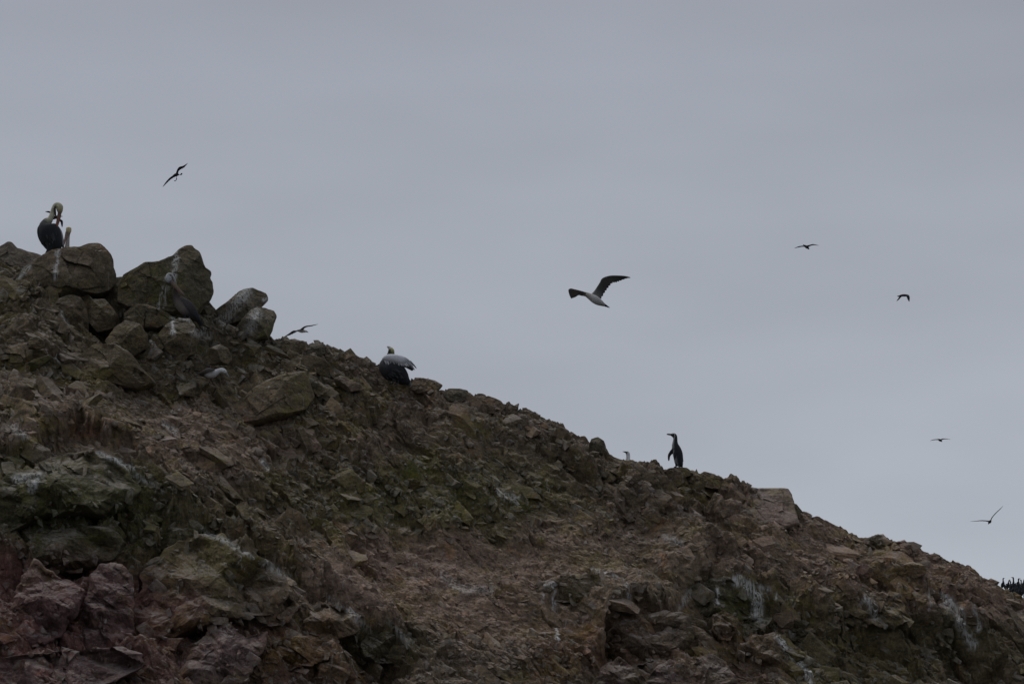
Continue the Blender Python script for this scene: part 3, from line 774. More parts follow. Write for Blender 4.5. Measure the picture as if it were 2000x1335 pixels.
# the rest: one mesh of small angular stones
hulls = [hull_rock(40 + q, 12) for q in range(30)]
Vs, Fs, Ts = [], [], []
off = 0
which = rng.integers(0, 30, NR)
for q in range(30):
    ids = np.where((which == q) & ~big_set)[0]
    V, F = hulls[q]
    W = np.einsum('nij,nj,vj->nvi', ROT[ids], SC[ids], V) * 0.85 + CEN[ids][:, None]
    Vs.append(W.reshape(-1, 3)); nv = len(V)
    Fs.append((F[None] + (off + np.arange(len(ids)) * nv)[:, None, None]).reshape(-1, 3))
    Ts.append(np.repeat(tin[ids], nv, 0)); off += nv * len(ids)
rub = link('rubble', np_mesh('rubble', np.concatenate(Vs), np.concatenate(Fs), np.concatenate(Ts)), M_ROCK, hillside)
tag(rub, kind='stuff')

# ------------------------------------------------------------------ birds
class Bird:
    """a seabird laid out about the place and distance where it is; q is depth away from the viewer in the same units"""
    def __init__(self, name, label, cat, px, py, Y, group=None):
        self.Y = Y; self.org = at(px, py, Y); self.px, self.py = px, py
        self.k = Y / CP * HALF / 1000
        self.root = bpy.data.objects.new(name, None); COL.objects.link(self.root)
        self.root.location = self.org; self.root.empty_display_size = 0.1
        tag(self.root, label, cat, group)
    def w(self, p):
        px, py, q = (list(p) + [0])[:3]
        v = at(px, py, self.Y) - self.org
        return np.array([v[0], v[1] + q * self.k, v[2]])
    def add(self, name, V, F, T, smooth=True, parent=None, label=None):
        o = link(name, np_mesh(name, V, F, T, smooth), M_BIRD, parent or self.root)
        if label: o['label'] = label
        return o
    def loft(self, name, st, cols, seg=14, sub=5, parent=None, split=0.0, label=None):
        """st: (px, py, q, r_inplane, r_depth); cols: one (colour left, colour right) or colour per station"""
        S = np.array([list(s[:5]) for s in st], float)
        C = []
        for c in cols:
            C.append([c, c] if not isinstance(c[0], (tuple, list)) else [c[0], c[1]])
        C = np.array(C, float)
        n = len(S)
        def cr(A, t):
            i = min(int(t), n - 2); f = t - i
            g = lambda j: A[min(max(j, 0), n - 1)]
            p0, p1, p2, p3 = g(i - 1), g(i), g(i + 1), g(i + 2)
            return 0.5 * ((2 * p1) + (-p0 + p2) * f + (2 * p0 - 5 * p1 + 4 * p2 - p3) * f * f + (-p0 + 3 * p1 - 3 * p2 + p3) * f ** 3)
        ts = np.linspace(0, n - 1, (n - 1) * sub + 1)
        Vv, Tt, Ff = [], [], []
        K = self.k
        pts = [cr(S, t) for t in ts]
        cs = []
        for t in ts:
            i = min(int(t), n - 2); f = t - i
            cs.append(C[i] * (1 - f) + C[i + 1] * f)
        for a in range(len(ts)):
            p = pts[a]; b = pts[min(a + 1, len(ts) - 1)][:3] - pts[max(a - 1, 0)][:3]
            b = b / (np.linalg.norm(b) + 1e-9)
            perp = np.cross(b, np.array([0, 0, 1.0])); perp /= (np.linalg.norm(perp) + 1e-9)
            dep = np.cross(perp, b); dep /= (np.linalg.norm(dep) + 1e-9)
            for j in range(seg):
                an = 2 * math.pi * j / seg
                q = p[:3] + perp * max(p[3], .05) * math.cos(an) + dep * max(p[4], .05) * math.sin(an)
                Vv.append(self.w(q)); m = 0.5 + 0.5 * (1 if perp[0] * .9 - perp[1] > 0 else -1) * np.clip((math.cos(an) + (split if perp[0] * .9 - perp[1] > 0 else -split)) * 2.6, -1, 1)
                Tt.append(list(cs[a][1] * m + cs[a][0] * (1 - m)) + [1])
        L_ = len(ts)
        for a in range(L_ - 1):
            for j in range(seg):
                j2 = (j + 1) % seg
                Ff.append((a * seg + j, a * seg + j2, (a + 1) * seg + j2)); Ff.append((a * seg + j, (a + 1) * seg + j2, (a + 1) * seg + j))
        for a, sgn in ((0, 1), (L_ - 1, -1)):
            t = (pts[1] - pts[0]) if a == 0 else (pts[-1] - pts[-2])
            t = t[:3] / (np.linalg.norm(t[:3]) + 1e-9)
            tip = pts[a][:3] - sgn * t * max(pts[a][3], .05) * 0.5
            Vv.append(self.w(tip)); Tt.append(list(cs[a].mean(0)) + [1]); ic = len(Vv) - 1
            for j in range(seg):
                j2 = (j + 1) % seg
                Ff.append((ic, a * seg + j2, a * seg + j) if sgn > 0 else (ic, a * seg + j, a * seg + j2))
        return self.add(name, Vv, Ff, Tt, True, parent, label)
    def wing(self, name, st, cols, th=1.2, sub=4, parent=None, serr=0.0, nchord=6, label=None, camber=0.0):
        """st: (lead (x,y,q), trail (x,y,q)); a cambered blade with real thickness; cols per station (near leading, near trailing)"""
        A = np.array([list((list(a) + [0])[:3]) + list((list(b) + [0])[:3]) for a, b in st], float)
        C = np.array([[c, c] if not isinstance(c[0], (tuple, list)) else [c[0], c[1]] for c in cols], float)
        n = len(A)
        ts = np.linspace(0, n - 1, (n - 1) * sub + 1)
        Vv, Tt, Ff = [], [], []
        for a, t in enumerate(ts):
            i = min(int(t), n - 2); f = t - i
            g = lambda j: A[min(max(j, 0), n - 1)]
            p0, p1, p2, p3 = g(i - 1), g(i), g(i + 1), g(i + 2)
            p = 0.5 * ((2 * p1) + (-p0 + p2) * f + (2 * p0 - 5 * p1 + 4 * p2 - p3) * f * f + (-p0 + 3 * p1 - 3 * p2 + p3) * f ** 3)
            c = C[i] * (1 - f) + C[i + 1] * f
            ld, tr = p[:3], p[3:]
            if serr and a % 2: tr = tr + (ld - tr) * serr
            taper = 1 - 0.75 * t / (n - 1)
            ch = np.linalg.norm(tr - ld)
            cu = self.__dict__.get('_n', np.array([0, 0.0, 1.0]))
            span = A[-1, :3] - A[0, :3]
            nrm = np.cross(span, tr - ld); nrm = nrm / (np.linalg.norm(nrm) + 1e-9)
            ring = []
            for sgn in (1, -1):
                for m in range(nchord + 1):
                    u = m / nchord if sgn > 0 else 1 - m / nchord
                    if sgn < 0 and (m == 0 or m == nchord): continue
                    thick = th * taper * math.sqrt(max(u, 0)) * (1 - u) * 2.2 + 0.12
                    q = ld + (tr - ld) * u + nrm * (sgn * thick * 0.5 + camber * ch * math.sin(math.pi * u))
                    Vv.append(self.w(q)); Tt.append(list(c[0] * (1 - u) + c[1] * u) + [1]); ring.append(1)
            R_ = len(ring)
        for a in range(len(ts) - 1):
            for j in range(R_):
                j2 = (j + 1) % R_
                Ff.append((a * R_ + j, a * R_ + j2, (a + 1) * R_ + j2)); Ff.append((a * R_ + j, (a + 1) * R_ + j2, (a + 1) * R_ + j))
        for a in (0, len(ts) - 1):
            for j in range(1, R_ - 1): Ff.append((a * R_, a * R_ + j, a * R_ + j + 1))
        return self.add(name, Vv, Ff, Tt, True, parent, label)
    def ball(self, name, p, r, c, parent=None):
        V, F = ico(2)
        P = np.array([self.w((p[0] + v[0] * r, p[1] + v[1] * r, p[2] + v[2] * r)) for v in V])
        return self.add(name, P, F, [list(c) + [1]] * len(V), True, parent)
    def foot(self, p, s, c, dirx=-1, parent=None):
        """webbed foot: leg shaft and three toes joined by web"""
        x, y, q = p
        heel = np.array((x, y, q)); V = [self.w(heel + (0, -.25 * s, 0))]
        tips = [heel + (dirx * s, 0, -.55 * s), heel + (dirx * 1.2 * s, .05 * s, 0), heel + (dirx * s, 0, .5 * s)]
        web = [heel + (dirx * .85 * s, 0, -.25 * s), heel + (dirx * .85 * s, 0, .25 * s)]
        ring = [tips[0], web[0], tips[1], web[1], tips[2]]
        V += [self.w(t) for t in ring] + [self.w(t + (0, .22 * s, 0)) for t in [heel] + ring]
        F = [(0, i, i + 1) for i in range(1, 5)] + [(6, 6 + i + 1, 6 + i) for i in range(1, 5)]
        for i in range(0, 6):
            a, b = i, (i + 1) % 6
            F += [(a, 6 + a, 6 + b), (a, 6 + b, b)]
        return self.add('foot', V, F, [list(c) + [1]] * len(V), False, parent)

DK = (.020, .021, .024); DK2 = (.034, .035, .038); BR = (.045, .036, .028); WH = (.50, .50, .49); YEL = (.55, .48, .25); PALE = (.42, .405, .30)
GRY = (.20, .20, .21); BILL = (.16, .085, .055); SIL = (.60, .60, .63); BLK = (.010, .011, .013)

# 1 preening pelican on the largest boulder
b = Bird('pelican', 'dark pelican with pale head preening its breast on the largest boulder', 'pelican', 98, 492, 79.55, 'pelicans')
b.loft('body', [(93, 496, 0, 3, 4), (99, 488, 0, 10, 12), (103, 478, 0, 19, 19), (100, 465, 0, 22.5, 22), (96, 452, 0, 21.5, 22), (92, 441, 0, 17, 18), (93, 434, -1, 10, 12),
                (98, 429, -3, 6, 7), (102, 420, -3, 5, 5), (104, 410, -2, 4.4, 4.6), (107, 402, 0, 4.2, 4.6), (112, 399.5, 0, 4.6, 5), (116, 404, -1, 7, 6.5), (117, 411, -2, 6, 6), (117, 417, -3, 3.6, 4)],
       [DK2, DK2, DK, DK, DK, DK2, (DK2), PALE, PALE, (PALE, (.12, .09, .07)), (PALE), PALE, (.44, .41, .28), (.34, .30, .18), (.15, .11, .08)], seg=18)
bl = b.loft('bill', [(117, 415, -3, 3.8, 3.6), (115, 428, -5, 3.6, 3.2), (112, 442, -8, 2.8, 2.4), (109, 456, -14, 1.4, 1.4), (108, 460, -16, .6, .6)], [(.13, .09, .07), (.17, .085, .06), (.22, .09, .06), (.12, .08, .06), (.1, .08, .06)], seg=10)
b.loft('pouch', [(108, 404, -4, 1.3, 1.5), (108, 412, -5, 2.0, 2), (109, 421, -6, 1.6, 1.6), (110, 428, -6, .7, .8)], [(.035, .025, .02)] * 4, seg=8)
b.loft('wing', [(82, 437, 3, 3, 6), (78, 448, 4, 6, 12), (82, 464, 3, 7, 13), (92, 480, 2, 6, 9), (99, 492, 2, 2, 3)], [DK2, DK, DK, DK, DK], seg=12)
b.loft('wing', [(108, 440, 3, 4, 6), (115, 452, 3, 5.5, 10), (119, 466, 3, 5, 10), (122, 478, 3, 3, 6), (125, 486, 3, 1, 2)], [(DK2), (DK, GRY), (DK, GRY), (DK, GRY), DK], seg=12)
b.loft('tail', [(97, 486, 8, 6, 2), (92, 494, 12, 6, 1.5), (88, 500, 15, 5, 1)], [DK, DK, DK], seg=10)
for sx in (-3, 5):
    lg = b.loft('leg', [(97 + sx, 488, -2, 1.6, 1.6), (97 + sx, 496, -3, 1.2, 1.2)], [DK2, DK2], seg=8); b.foot((97 + sx, 496, -3), 6, DK2, parent=lg)
def blades(b, parent, n, seed, pos, ln, ang, grey):
    r2 = random.Random(seed); V, F, T = [], [], []
    for i in range(n):
        x0, y0, q0 = pos(r2); l_ = ln * r2.uniform(.7, 1.3); a_ = math.radians(ang + r2.uniform(-9, 9))
        dx, dy = math.cos(a_), math.sin(a_); g = r2.uniform(*grey); n0 = len(V)
        for (u, wf) in ((0, .5), (.5, 1), (.85, .7), (1, .1)):
            for sg in (-1, 1):
                V.append(b.w((x0 + dx * l_ * u - dy * 1.1 * wf * sg, y0 + dy * l_ * u + dx * 1.1 * wf * sg, q0 - .9 * math.sin(u * 2.4)))); T.append([g, g, g * 1.05, 1])
        for s_ in range(3):
            a2 = n0 + 2 * s_; F += [(a2, a2 + 1, a2 + 3), (a2, a2 + 3, a2 + 2)]
    b.add('feathers', V, F, T, False, parent)
def on_body(cx, cy, rx, ry, rq):
    def f(r2):
        t = r2.uniform(0, 6.28); k = math.sqrt(r2.random()) * .9
        return (cx + rx * k * math.cos(t), cy + ry * k * math.sin(t), -rq * math.sqrt(1 - k * k) - .6)
    return f
blades(b, b.root, 60, 4, on_body(98, 458, 19, 22, 21), 11, 72, (.016, .07))
b.ball('eye', (112, 406, -7), .8, BLK)
b.loft('crest', [(107, 402, 0, 2, 2.5), (107, 398, 0, 1.5, 2), (110, 396, 0, .6, .8)], [PALE, PALE, PALE], seg=8)

# 2 pelican behind it
b = Bird('pelican', 'pelican showing only yellow crown and pale neck behind the preening one', 'pelican', 128, 505, 80.3, 'pelicans')
b.loft('body', [(105, 520, 6, 3, 4), (112, 514, 4, 12, 14), (122, 508, 2, 15, 17), (130, 500, 0, 10, 10), (130, 490, 0, 5.8, 5.4), (131.2, 480, 0, 4.6, 4.4), (132.6, 468, 0, 3.4, 3.6), (133.4, 458, 0, 3.3, 3.8), (134, 451, 0, 5.4, 5.2), (134.2, 445, 0, 5.2, 5)],
       [DK, DK, DK2, GRY, (.36, .33, .31), (.36, .33, .31), (.36, .33, .30), ((.30, .26, .22), (.12, .1, .09)), (.50, .44, .25), (.60, .50, .28)], seg=16)
b.loft('bill', [(131, 454, -3, 3, 3), (128.5, 465, -4, 2.4, 2.2), (126, 475, -5, 2.0, 1.8), (123, 487, -6, .9, .9)], [(.16, .13, .11), (.26, .19, .16), (.24, .15, .12), (.15, .1, .08)], seg=10)
b.loft('wing', [(118, 498, -6, 5, 4), (110, 510, -8, 7, 4), (102, 524, -4, 3, 2)], [DK, DK, DK], seg=10)
b.ball('eye', (132, 452, -4.5), .6, BLK)

# 3 flying bird behind the pelican's head
def flyer(name, label, px, py, Y, body, bcols, lw, rw, wc, bill=None, legs=None, tail=None, cat='seabird', th=.9, group='dark seabirds flying in the sky'):
    b = Bird(name, label, cat, px, py, Y, group)
    b.loft('body', body, bcols, seg=12, sub=4)
    b.wing('wing', lw, [wc] * len(lw), th=th, serr=.12)
    b.wing('wing', rw, [wc] * len(rw), th=th, serr=.12)
    if bill: b.loft('bill', bill, [(.04, .04, .035)] * len(bill), seg=8, sub=3)
    if tail: b.wing('tail', tail, [wc] * len(tail), th=.6)
    for l in (legs or []):
        lg = b.loft('leg', l, [wc] * len(l), seg=6, sub=3)
        b.foot((l[-1][0], l[-1][1], l[-1][2]), 3, wc, parent=lg)
    return b
flyer('flying_seabird', 'dark seabird flying past behind the head of the preening pelican', 108, 424, 104,
      [(96, 428.5, 3, .8, .8), (101, 427, 2, 2.2, 2.4), (108, 424.5, 0, 3.2, 3.4), (114, 423, 0, 2.4, 2.4), (119, 422.5, -1, 1.6, 1.6)], [DK] * 5,
      [((106, 420, -1), (108, 427, 2)), ((102, 417, -6), (103, 423, -3)), ((97, 414.5, -10), (99, 419, -8)), ((90, 416, -14), (90.5, 417, -13))],
      [((110, 421, 2), (108, 426, 3)), ((117, 426, 7), (113, 430, 8)), ((121.5, 429, 10), (116.5, 431, 11)), ((121.5, 437, 12), (118, 437, 13)), ((120, 441, 13), (119.5, 441, 13))], DK,
      bill=[(119, 422.5, -1, 1, 1), (122.5, 422.8, -1, .35, .35)])

flyer('flying_seabird', 'dark seabird gliding with dangling legs, high at the left above the boulders', 343, 342, 120,
      [(339.5, 343, 0, 1.3, 1.3), (342, 342, 0, 3.0, 3), (345.5, 341.2, 0, 3.0, 3), (348.5, 341, 0, 1.7, 1.7), (350, 341, 0, .7, .7)], [DK] * 5,
      [((341, 340, 2), (343, 344, 4)), ((334, 343.2, 6), (336.5, 346, 9)), ((328, 347.5, 9), (330.5, 349.5, 12)), ((322, 353.5, 12), (323.5, 355.5, 14)), ((316.5, 361, 15), (317, 361.4, 15))],
      [((343.5, 339.5, -2), (348, 341, 1)), ((346.5, 333.5, -8), (349.5, 336, -5)), ((351, 329, -12), (354.5, 333, -9)), ((359, 327.5, -15), (361, 330.5, -13)), ((367.8, 323, -18), (368, 323.6, -18))], DK,
      bill=[(339.5, 342.5, 0, .8, .8), (337.5, 341, 0, .3, .3)],
      legs=[[(344.6, 344, 0, .5, .5), (344.8, 347, -1, .4, .4), (344.9, 349.5, -1, .9, .7), (343.5, 353.5, -2, .4, .4)], [(348.5, 341.3, 2, .5, .5), (351, 341, 2, .4, .4), (353.4, 340.6, 2, 1.2, .9), (356, 338.3, 2, .5, .5)]])

# 5 pelican in the shade under the tall boulder
PY = 78.45
b = Bird('pelican', 'brown pelican with white head preening in the shade of the tall pointed boulder', 'pelican', 370, 622, PY, 'pelicans')
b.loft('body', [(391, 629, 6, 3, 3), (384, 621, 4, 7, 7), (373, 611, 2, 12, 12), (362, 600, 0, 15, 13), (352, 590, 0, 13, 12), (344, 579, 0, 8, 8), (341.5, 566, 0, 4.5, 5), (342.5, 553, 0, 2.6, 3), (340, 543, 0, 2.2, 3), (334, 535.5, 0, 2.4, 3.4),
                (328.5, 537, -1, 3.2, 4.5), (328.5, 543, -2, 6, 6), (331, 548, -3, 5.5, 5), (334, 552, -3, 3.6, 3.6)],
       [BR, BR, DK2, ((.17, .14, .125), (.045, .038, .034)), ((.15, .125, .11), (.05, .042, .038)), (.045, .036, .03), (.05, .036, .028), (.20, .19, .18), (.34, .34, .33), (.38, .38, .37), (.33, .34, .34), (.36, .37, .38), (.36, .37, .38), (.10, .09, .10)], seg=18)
b.loft('bill', [(333.5, 549.5, -5, 3.6, 3), (341, 558, -7, 3.9, 3), (350, 568, -9, 3.2, 2.4), (358, 576, -11, 2, 1.6), (362, 580.5, -12, .7, .7)], [(.10, .085, .10), (.17, .125, .085), (.16, .11, .085), (.14, .10, .08), (.12, .09, .07)], seg=10)
b.loft('wing', [(352, 584, -8, 4, 3), (366, 596, -10, 9, 4), (377, 609, -8, 8, 4), (385, 619, -4, 5, 3), (391, 628, 0, 1.5, 1.2)], [(.07, .06, .058), (.062, .055, .056), (.04, .037, .04), DK2, DK], seg=12)
b.loft('tail', [(384, 620, 4, 5, 2), (390, 628, 5, 5, 1.5), (394, 634, 6, 3, 1)], [DK, DK, DK], seg=10)
b.ball('eye', (333, 545, -8), .8, BLK)
for sx in (0, 9):
    lg = b.loft('leg', [(362 + sx, 612, -4, 1.8, 1.8), (362 + sx, 623, -5, 1.3, 1.3)], [DK2, DK2], seg=8); b.foot((362 + sx, 623, -5), 7, DK2, parent=lg)

# 6 booby low over the ridge
flyer('flying_booby', 'white bellied seabird gliding just above the ridge right of the boulders', 589, 646, 84,
      [(580, 645, 0, .8, 1), (583.5, 645.6, 0, 2.2, 2.4), (589, 646, 0, 3.7, 3.6), (594, 646.6, 0, 2.8, 2.6), (597, 646.8, 0, 2.1, 2.1), (599.5, 647.2, 0, 1.5, 1.6)],
      [(DK2), (GRY, DK2), ((.30, .29, .29), BR), ((.42, .41, .41), (.2, .19, .18)), WH, (.25, .24, .23)],
      [((589, 643, 2), (582, 646, 2)), ((580, 644, 5), (577, 648, 5)), ((572, 643.7, 8), (575, 648.5, 8)), ((563, 649, 11), (566, 652, 11)), ((552, 655.5, 14), (552.6, 655.8, 14))],
      [((586, 643.5, -2), (593, 645.5, -2)), ((592, 639.8, -6), (594.5, 643, -6)), ((598, 637.9, -9), (600, 640.4, -9)), ((609, 637.2, -12), (610, 639.3, -12)), ((621.5, 635.6, -15), (622, 636, -15))], (.035, .036, .036),
      bill=[(599.5, 647.4, 0, 1, 1), (602.8, 649.3, 0, .3, .3)], tail=[((583, 644.5), (583, 647)), ((579, 645), (579.5, 646.3))], cat='booby', group='boobies')

# 7 sitting booby among the rocks
b = Bird('booby', 'white headed brown winged booby crouching among rocks below the boulders', 'booby', 415, 737, 77.0, 'boobies')
bY = depth_at(415, 737) - 0.75
b.Y = bY; b.org = at(415, 737, bY); b.root.location = b.org; b.k = bY / CP * HALF / 1000
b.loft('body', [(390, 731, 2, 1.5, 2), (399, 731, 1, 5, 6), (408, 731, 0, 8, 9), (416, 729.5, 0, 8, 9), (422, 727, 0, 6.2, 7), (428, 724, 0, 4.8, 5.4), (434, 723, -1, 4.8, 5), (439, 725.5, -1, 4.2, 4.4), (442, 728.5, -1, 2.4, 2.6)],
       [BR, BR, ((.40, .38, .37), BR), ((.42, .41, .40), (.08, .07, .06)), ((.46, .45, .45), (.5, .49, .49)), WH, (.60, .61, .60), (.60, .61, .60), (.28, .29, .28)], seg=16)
b.loft('bill', [(441, 727.5, -1, 2.2, 2), (445, 733, -1, 1.5, 1.4), (448.5, 738, -1, .5, .5)], [(.20, .22, .21), (.20, .22, .21), (.17, .18, .17)], seg=8)
b.loft('wing', [(419, 723.5, -4, 2.5, 3), (409, 724.5, -6, 5.5, 4), (399, 727.5, -5, 4.5, 3), (388, 730, -2, 1.5, 1.2)], [(.06, .055, .055), (.075, .065, .06), BR, BR], seg=10)
b.loft('tail', [(394, 730, 1, 2.5, 2), (386, 728, 1, 2, 1.2), (381, 727, 1, .8, .6)], [BR, BR, BR], seg=8)
b.ball('eye', (438.5, 725.2, -5.2), .8, BLK)

# 8 pelican resting on the slope
b = Bird('pelican', 'silver backed pelican hunched on the bare mid slope ridge with its bill tucked away', 'pelican', 775, 752, 79.3, 'pelicans')
b.loft('body', [(799, 747, 2, 4, 4), (790, 741, 1, 12, 12), (778, 730, 0, 18, 19), (766, 722, 0, 22.5, 22), (757, 715, 0, 18.5, 20), (757, 706, -2, 12, 14), (761, 697, -3, 7.5, 8), (764, 690, -3, 6.6, 6.6), (763.5, 684, -3, 5.8, 6), (761.5, 680.5, -3, 3.4, 4)],
       [DK, DK, DK, (DK, (.035, .036, .04)), (.042, .042, .046), (.045, .045, .05), ((.022, .026, .018), (.05, .055, .03)), ((.012, .014, .010), (.10, .11, .05)), ((.014, .014, .012), (.42, .42, .20)), ((.30, .30, .28), (.42, .42, .30))][:10], seg=20)
b.loft('crest', [(763, 683, -2, 3.4, 3.4), (760.5, 679.5, -2, 3.2, 3), (757.5, 677.5, -2, 1.8, 2), (756, 677, -2, .8, .9)], [(.42, .43, .41)] * 4, seg=8)
b.loft('bill', [(767, 688, 3, 2.2, 2), (772, 697, 8, 2, 2), (780, 706, 13, 1.5, 1.5), (790, 714, 15, .6, .6)], [BILL] * 4, seg=8)
wg = b.loft('wing', [(749, 704, -13, 3, 5), (757, 702, -17, 6.5, 7), (770, 703, -18, 8, 7.5), (783, 706, -16, 8.5, 7), (794, 710, -12, 7.5, 5), (802, 717, -8, 4, 3)], [SIL, SIL, SIL, SIL, (.3, .3, .31), (.12, .12, .13)], seg=16)
b.loft('wing', [(757, 700, 12, 5, 5), (775, 702, 15, 8, 7), (792, 708, 12, 7, 5), (806, 720, 8, 3, 2)], [SIL, SIL, GRY, DK], seg=12)
# long scapular feathers hanging over the folded wing
r2 = random.Random(3)
V, F, T = [], [], []
for i in range(46):
    f = i / 45
    x0 = 750 + f * 52; y0 = 700 + 6 * f * f + 3 * r2.random(); q0 = -19 + 7 * abs(f - .35) + r2.uniform(-.6, .6)
    ln = 12 + 7 * f + r2.uniform(-3, 3); ang = math.radians(82 - 30 * f + r2.uniform(-5, 5))
    dx, dy = math.cos(ang), math.sin(ang); wd = 1.05
    g = (r2.uniform(.45, .8) if i % 4 else .10) * (1 - .35 * max(0, f - .75) * 3); c = [g, g, g * 1.04, 1]
    n0 = len(V)
    for (u, wf) in ((0, .6), (.55, 1), (.85, .7), (1, .08)):
        for sg in (-1, 1):
            V.append(b.w((x0 + dx * ln * u - dy * wd * wf * sg, y0 + dy * ln * u + dx * wd * wf * sg, q0 - 1.6 * math.sin(u * 2.6) + (.5 if sg > 0 else 0)))); T.append(c)
    for s_ in range(3):
        a_ = n0 + 2 * s_; F += [(a_, a_ + 1, a_ + 3), (a_, a_ + 3, a_ + 2)]
b.add('feathers', V, F, T, False, wg)
for i, (x1, y1) in enumerate(((809, 722), (806, 723), (802, 722))):
    b.loft('primary_feather', [(797, 711, -7 + 3 * i, 2.5, 1), (803, 717, -6 + 3 * i, 2, .8), (x1, y1, -5 + 3 * i, .4, .3)], [(.07, .07, .08)] * 3, seg=6)
b.loft('tail', [(792, 741, 2, 7, 2), (799, 748, 2, 5.5, 1.4), (803, 752, 2, 2.5, 1)], [DK, (DK, (.10, .10, .09)), ((.1, .1, .09), (.22, .22, .20))], seg=10)
for sx in (-2, 8):
    lg = b.loft('leg', [(770 + sx, 742, -8, 2, 2), (770 + sx, 750, -9, 1.4, 1.4)], [DK2, DK2], seg=8); b.foot((770 + sx, 750, -9), 7, DK2, parent=lg)
b.ball('eye', (766.5, 686, -8), .7, BLK)
blades(b, b.root, 45, 6, on_body(768, 726, 20, 18, 21), 10, 40, (.016, .06))

# 9 the large booby in the sky
b = Bird('flying_booby', 'largest flying bird, a white bellied booby banking in open sky mid picture', 'booby', 1163, 584, 78, 'boobies')
b.loft('body', [(1181, 596, 0, 2.4, 3), (1176, 593, 0, 4.6, 5), (1168, 588.5, 0, 7.2, 8), (1160, 583.5, 0, 7.6, 8.5), (1152, 578.5, 0, 6.0, 7), (1145, 575.2, -2, 4.4, 5), (1139, 574.4, -5, 3.6, 4), (1134, 574.5, -8, 3.2, 3.4), (1130, 575.5, -10, 1.8, 2)],
       [(.20, .19, .19), (.34, .33, .32), (.40, .39, .38), (.44, .43, .42), (.44, .41, .39), (.46, .42, .38), (.40, .35, .29), (.08, .065, .05), (.05, .042, .034)], seg=18)
WCU = (.036, .034, .028)
b.wing('wing', [((1152, 576, 3), (1172, 585.5, 5)), ((1160, 567, 8), (1175, 581, 9)), ((1166, 557.5, 13), (1182, 568, 14)), ((1171.5, 548, 18), (1189, 557.5, 19)), ((1177, 538.2, 22), (1197, 547.5, 24)), ((1191, 532.2, 27), (1205, 545, 29)), ((1207, 530.6, 32), (1214, 540.5, 33)), ((1221, 530.6, 36), (1225, 535.6, 37)), ((1232, 532.2, 40), (1232.6, 533.6, 40))],
       [((.16, .155, .15), (.30, .29, .28)), ((.14, .135, .13), (.10, .095, .09)), ((.05, .048, .042), (.03, .028, .026)), (WCU, (.028, .024, .02)), (WCU, (.034, .030, .024)), (WCU, (.028, .030, .022)), ((.024, .026, .020), (.020, .022, .017)), ((.016, .018, .014), (.016, .018, .014)), (BLK, BLK)], th=1.8, serr=.10, camber=.05)
b.wing('wing', [((1147, 572.5, -4), (1146, 580, -4)), ((1139, 571.6, -12), (1136, 580.4, -12)), ((1131, 571.2, -20), (1129.5, 581, -20)), ((1122, 570.8, -28), (1124.5, 586, -28)), ((1114, 570.6, -34), (1120, 589.2, -34)), ((1109.6, 574.5, -38), (1117, 591, -38)), ((1111, 583, -40), (1115.4, 592, -40)), ((1114.6, 591, -41), (1115.2, 592, -41))],
       [(.20, .17, .14), (.045, .038, .030), (.045, .037, .026), (.045, .036, .026), (.042, .034, .026), (.034, .03, .026), (DK), (DK)], th=1.6, serr=.06)
b.wing('tail', [((1176, 588, 0), (1179, 598, 0)), ((1182, 593, 0), (1182, 599, 0)), ((1191.5, 600.4, 0), (1190, 601, 0))], [(.09, .088, .088), DK2, DK], th=1.6, serr=.1)
b.loft('bill', [(1131, 575.5, -10, 1.8, 1.8), (1126, 577, -13, .9, .9), (1123.5, 578, -14, .3, .3)], [(.09, .085, .07)] * 3, seg=8)

flyer('flying_seabird', 'dark seabird with both wings spread level, highest one on the right side', 1576, 482, 150,
      [(1569, 478, 0, .7, .7), (1571.5, 479.4, 0, 1.3, 1.3), (1575, 482, 0, 2.8, 2.8), (1577.8, 484, 0, 2.2, 2.2), (1580.6, 486.9, 0, .5, .8)], [DK] * 5,
      [((1573, 479.3, 0), (1575.5, 483, 0)), ((1567, 479, 3), (1568, 481.3, 3)), ((1560, 479.6, 6), (1561, 481.7, 6)), ((1552.3, 482.4, 8), (1552.6, 482.9, 8))],
      [((1574.5, 479.6, 0), (1579, 483, 0)), ((1581.5, 478.6, -3), (1583, 481, -3)), ((1588, 478, -6), (1589, 480.3, -6)), ((1598.8, 481.2, -9), (1598.9, 481.7, -9))], DK, bill=[(1569.2, 478, 0, .6, .6), (1568, 477.2, 0, .25, .25)])
flyer('flying_seabird', 'small dark seabird with wings bent down like an arch at the right', 1765, 581, 150,
      [(1754, 579, 0, .9, .9), (1757.5, 577.8, 0, 1.7, 1.8), (1763, 576.7, 0, 2.3, 2.4), (1768.5, 576.7, 0, 2.3, 2.3), (1773, 576.6, 0, 1.5, 1.6)], [DK] * 5,
      [((1765, 575.5, 2), (1761, 579, 2)), ((1758.5, 577.2, 4), (1759, 581, 4)), ((1754, 582.5, 6), (1756.5, 583.6, 6)), ((1751.6, 586, 8), (1752.2, 586.2, 8))],
      [((1773.5, 575.8, -2), (1767, 578, -2)), ((1776, 579.2, -5), (1770.3, 581.5, -5)), ((1776.2, 585, -7), (1771.5, 585.5, -7)), ((1775.4, 590.6, -9), (1774.6, 590.8, -9))], DK, bill=[(1773.3, 576.3, 0, .8, .8), (1775.3, 576.4, 0, .3, .3)],
      tail=[((1757, 576.6), (1756.5, 579)), ((1752, 577.8), (1752.2, 578.6))])
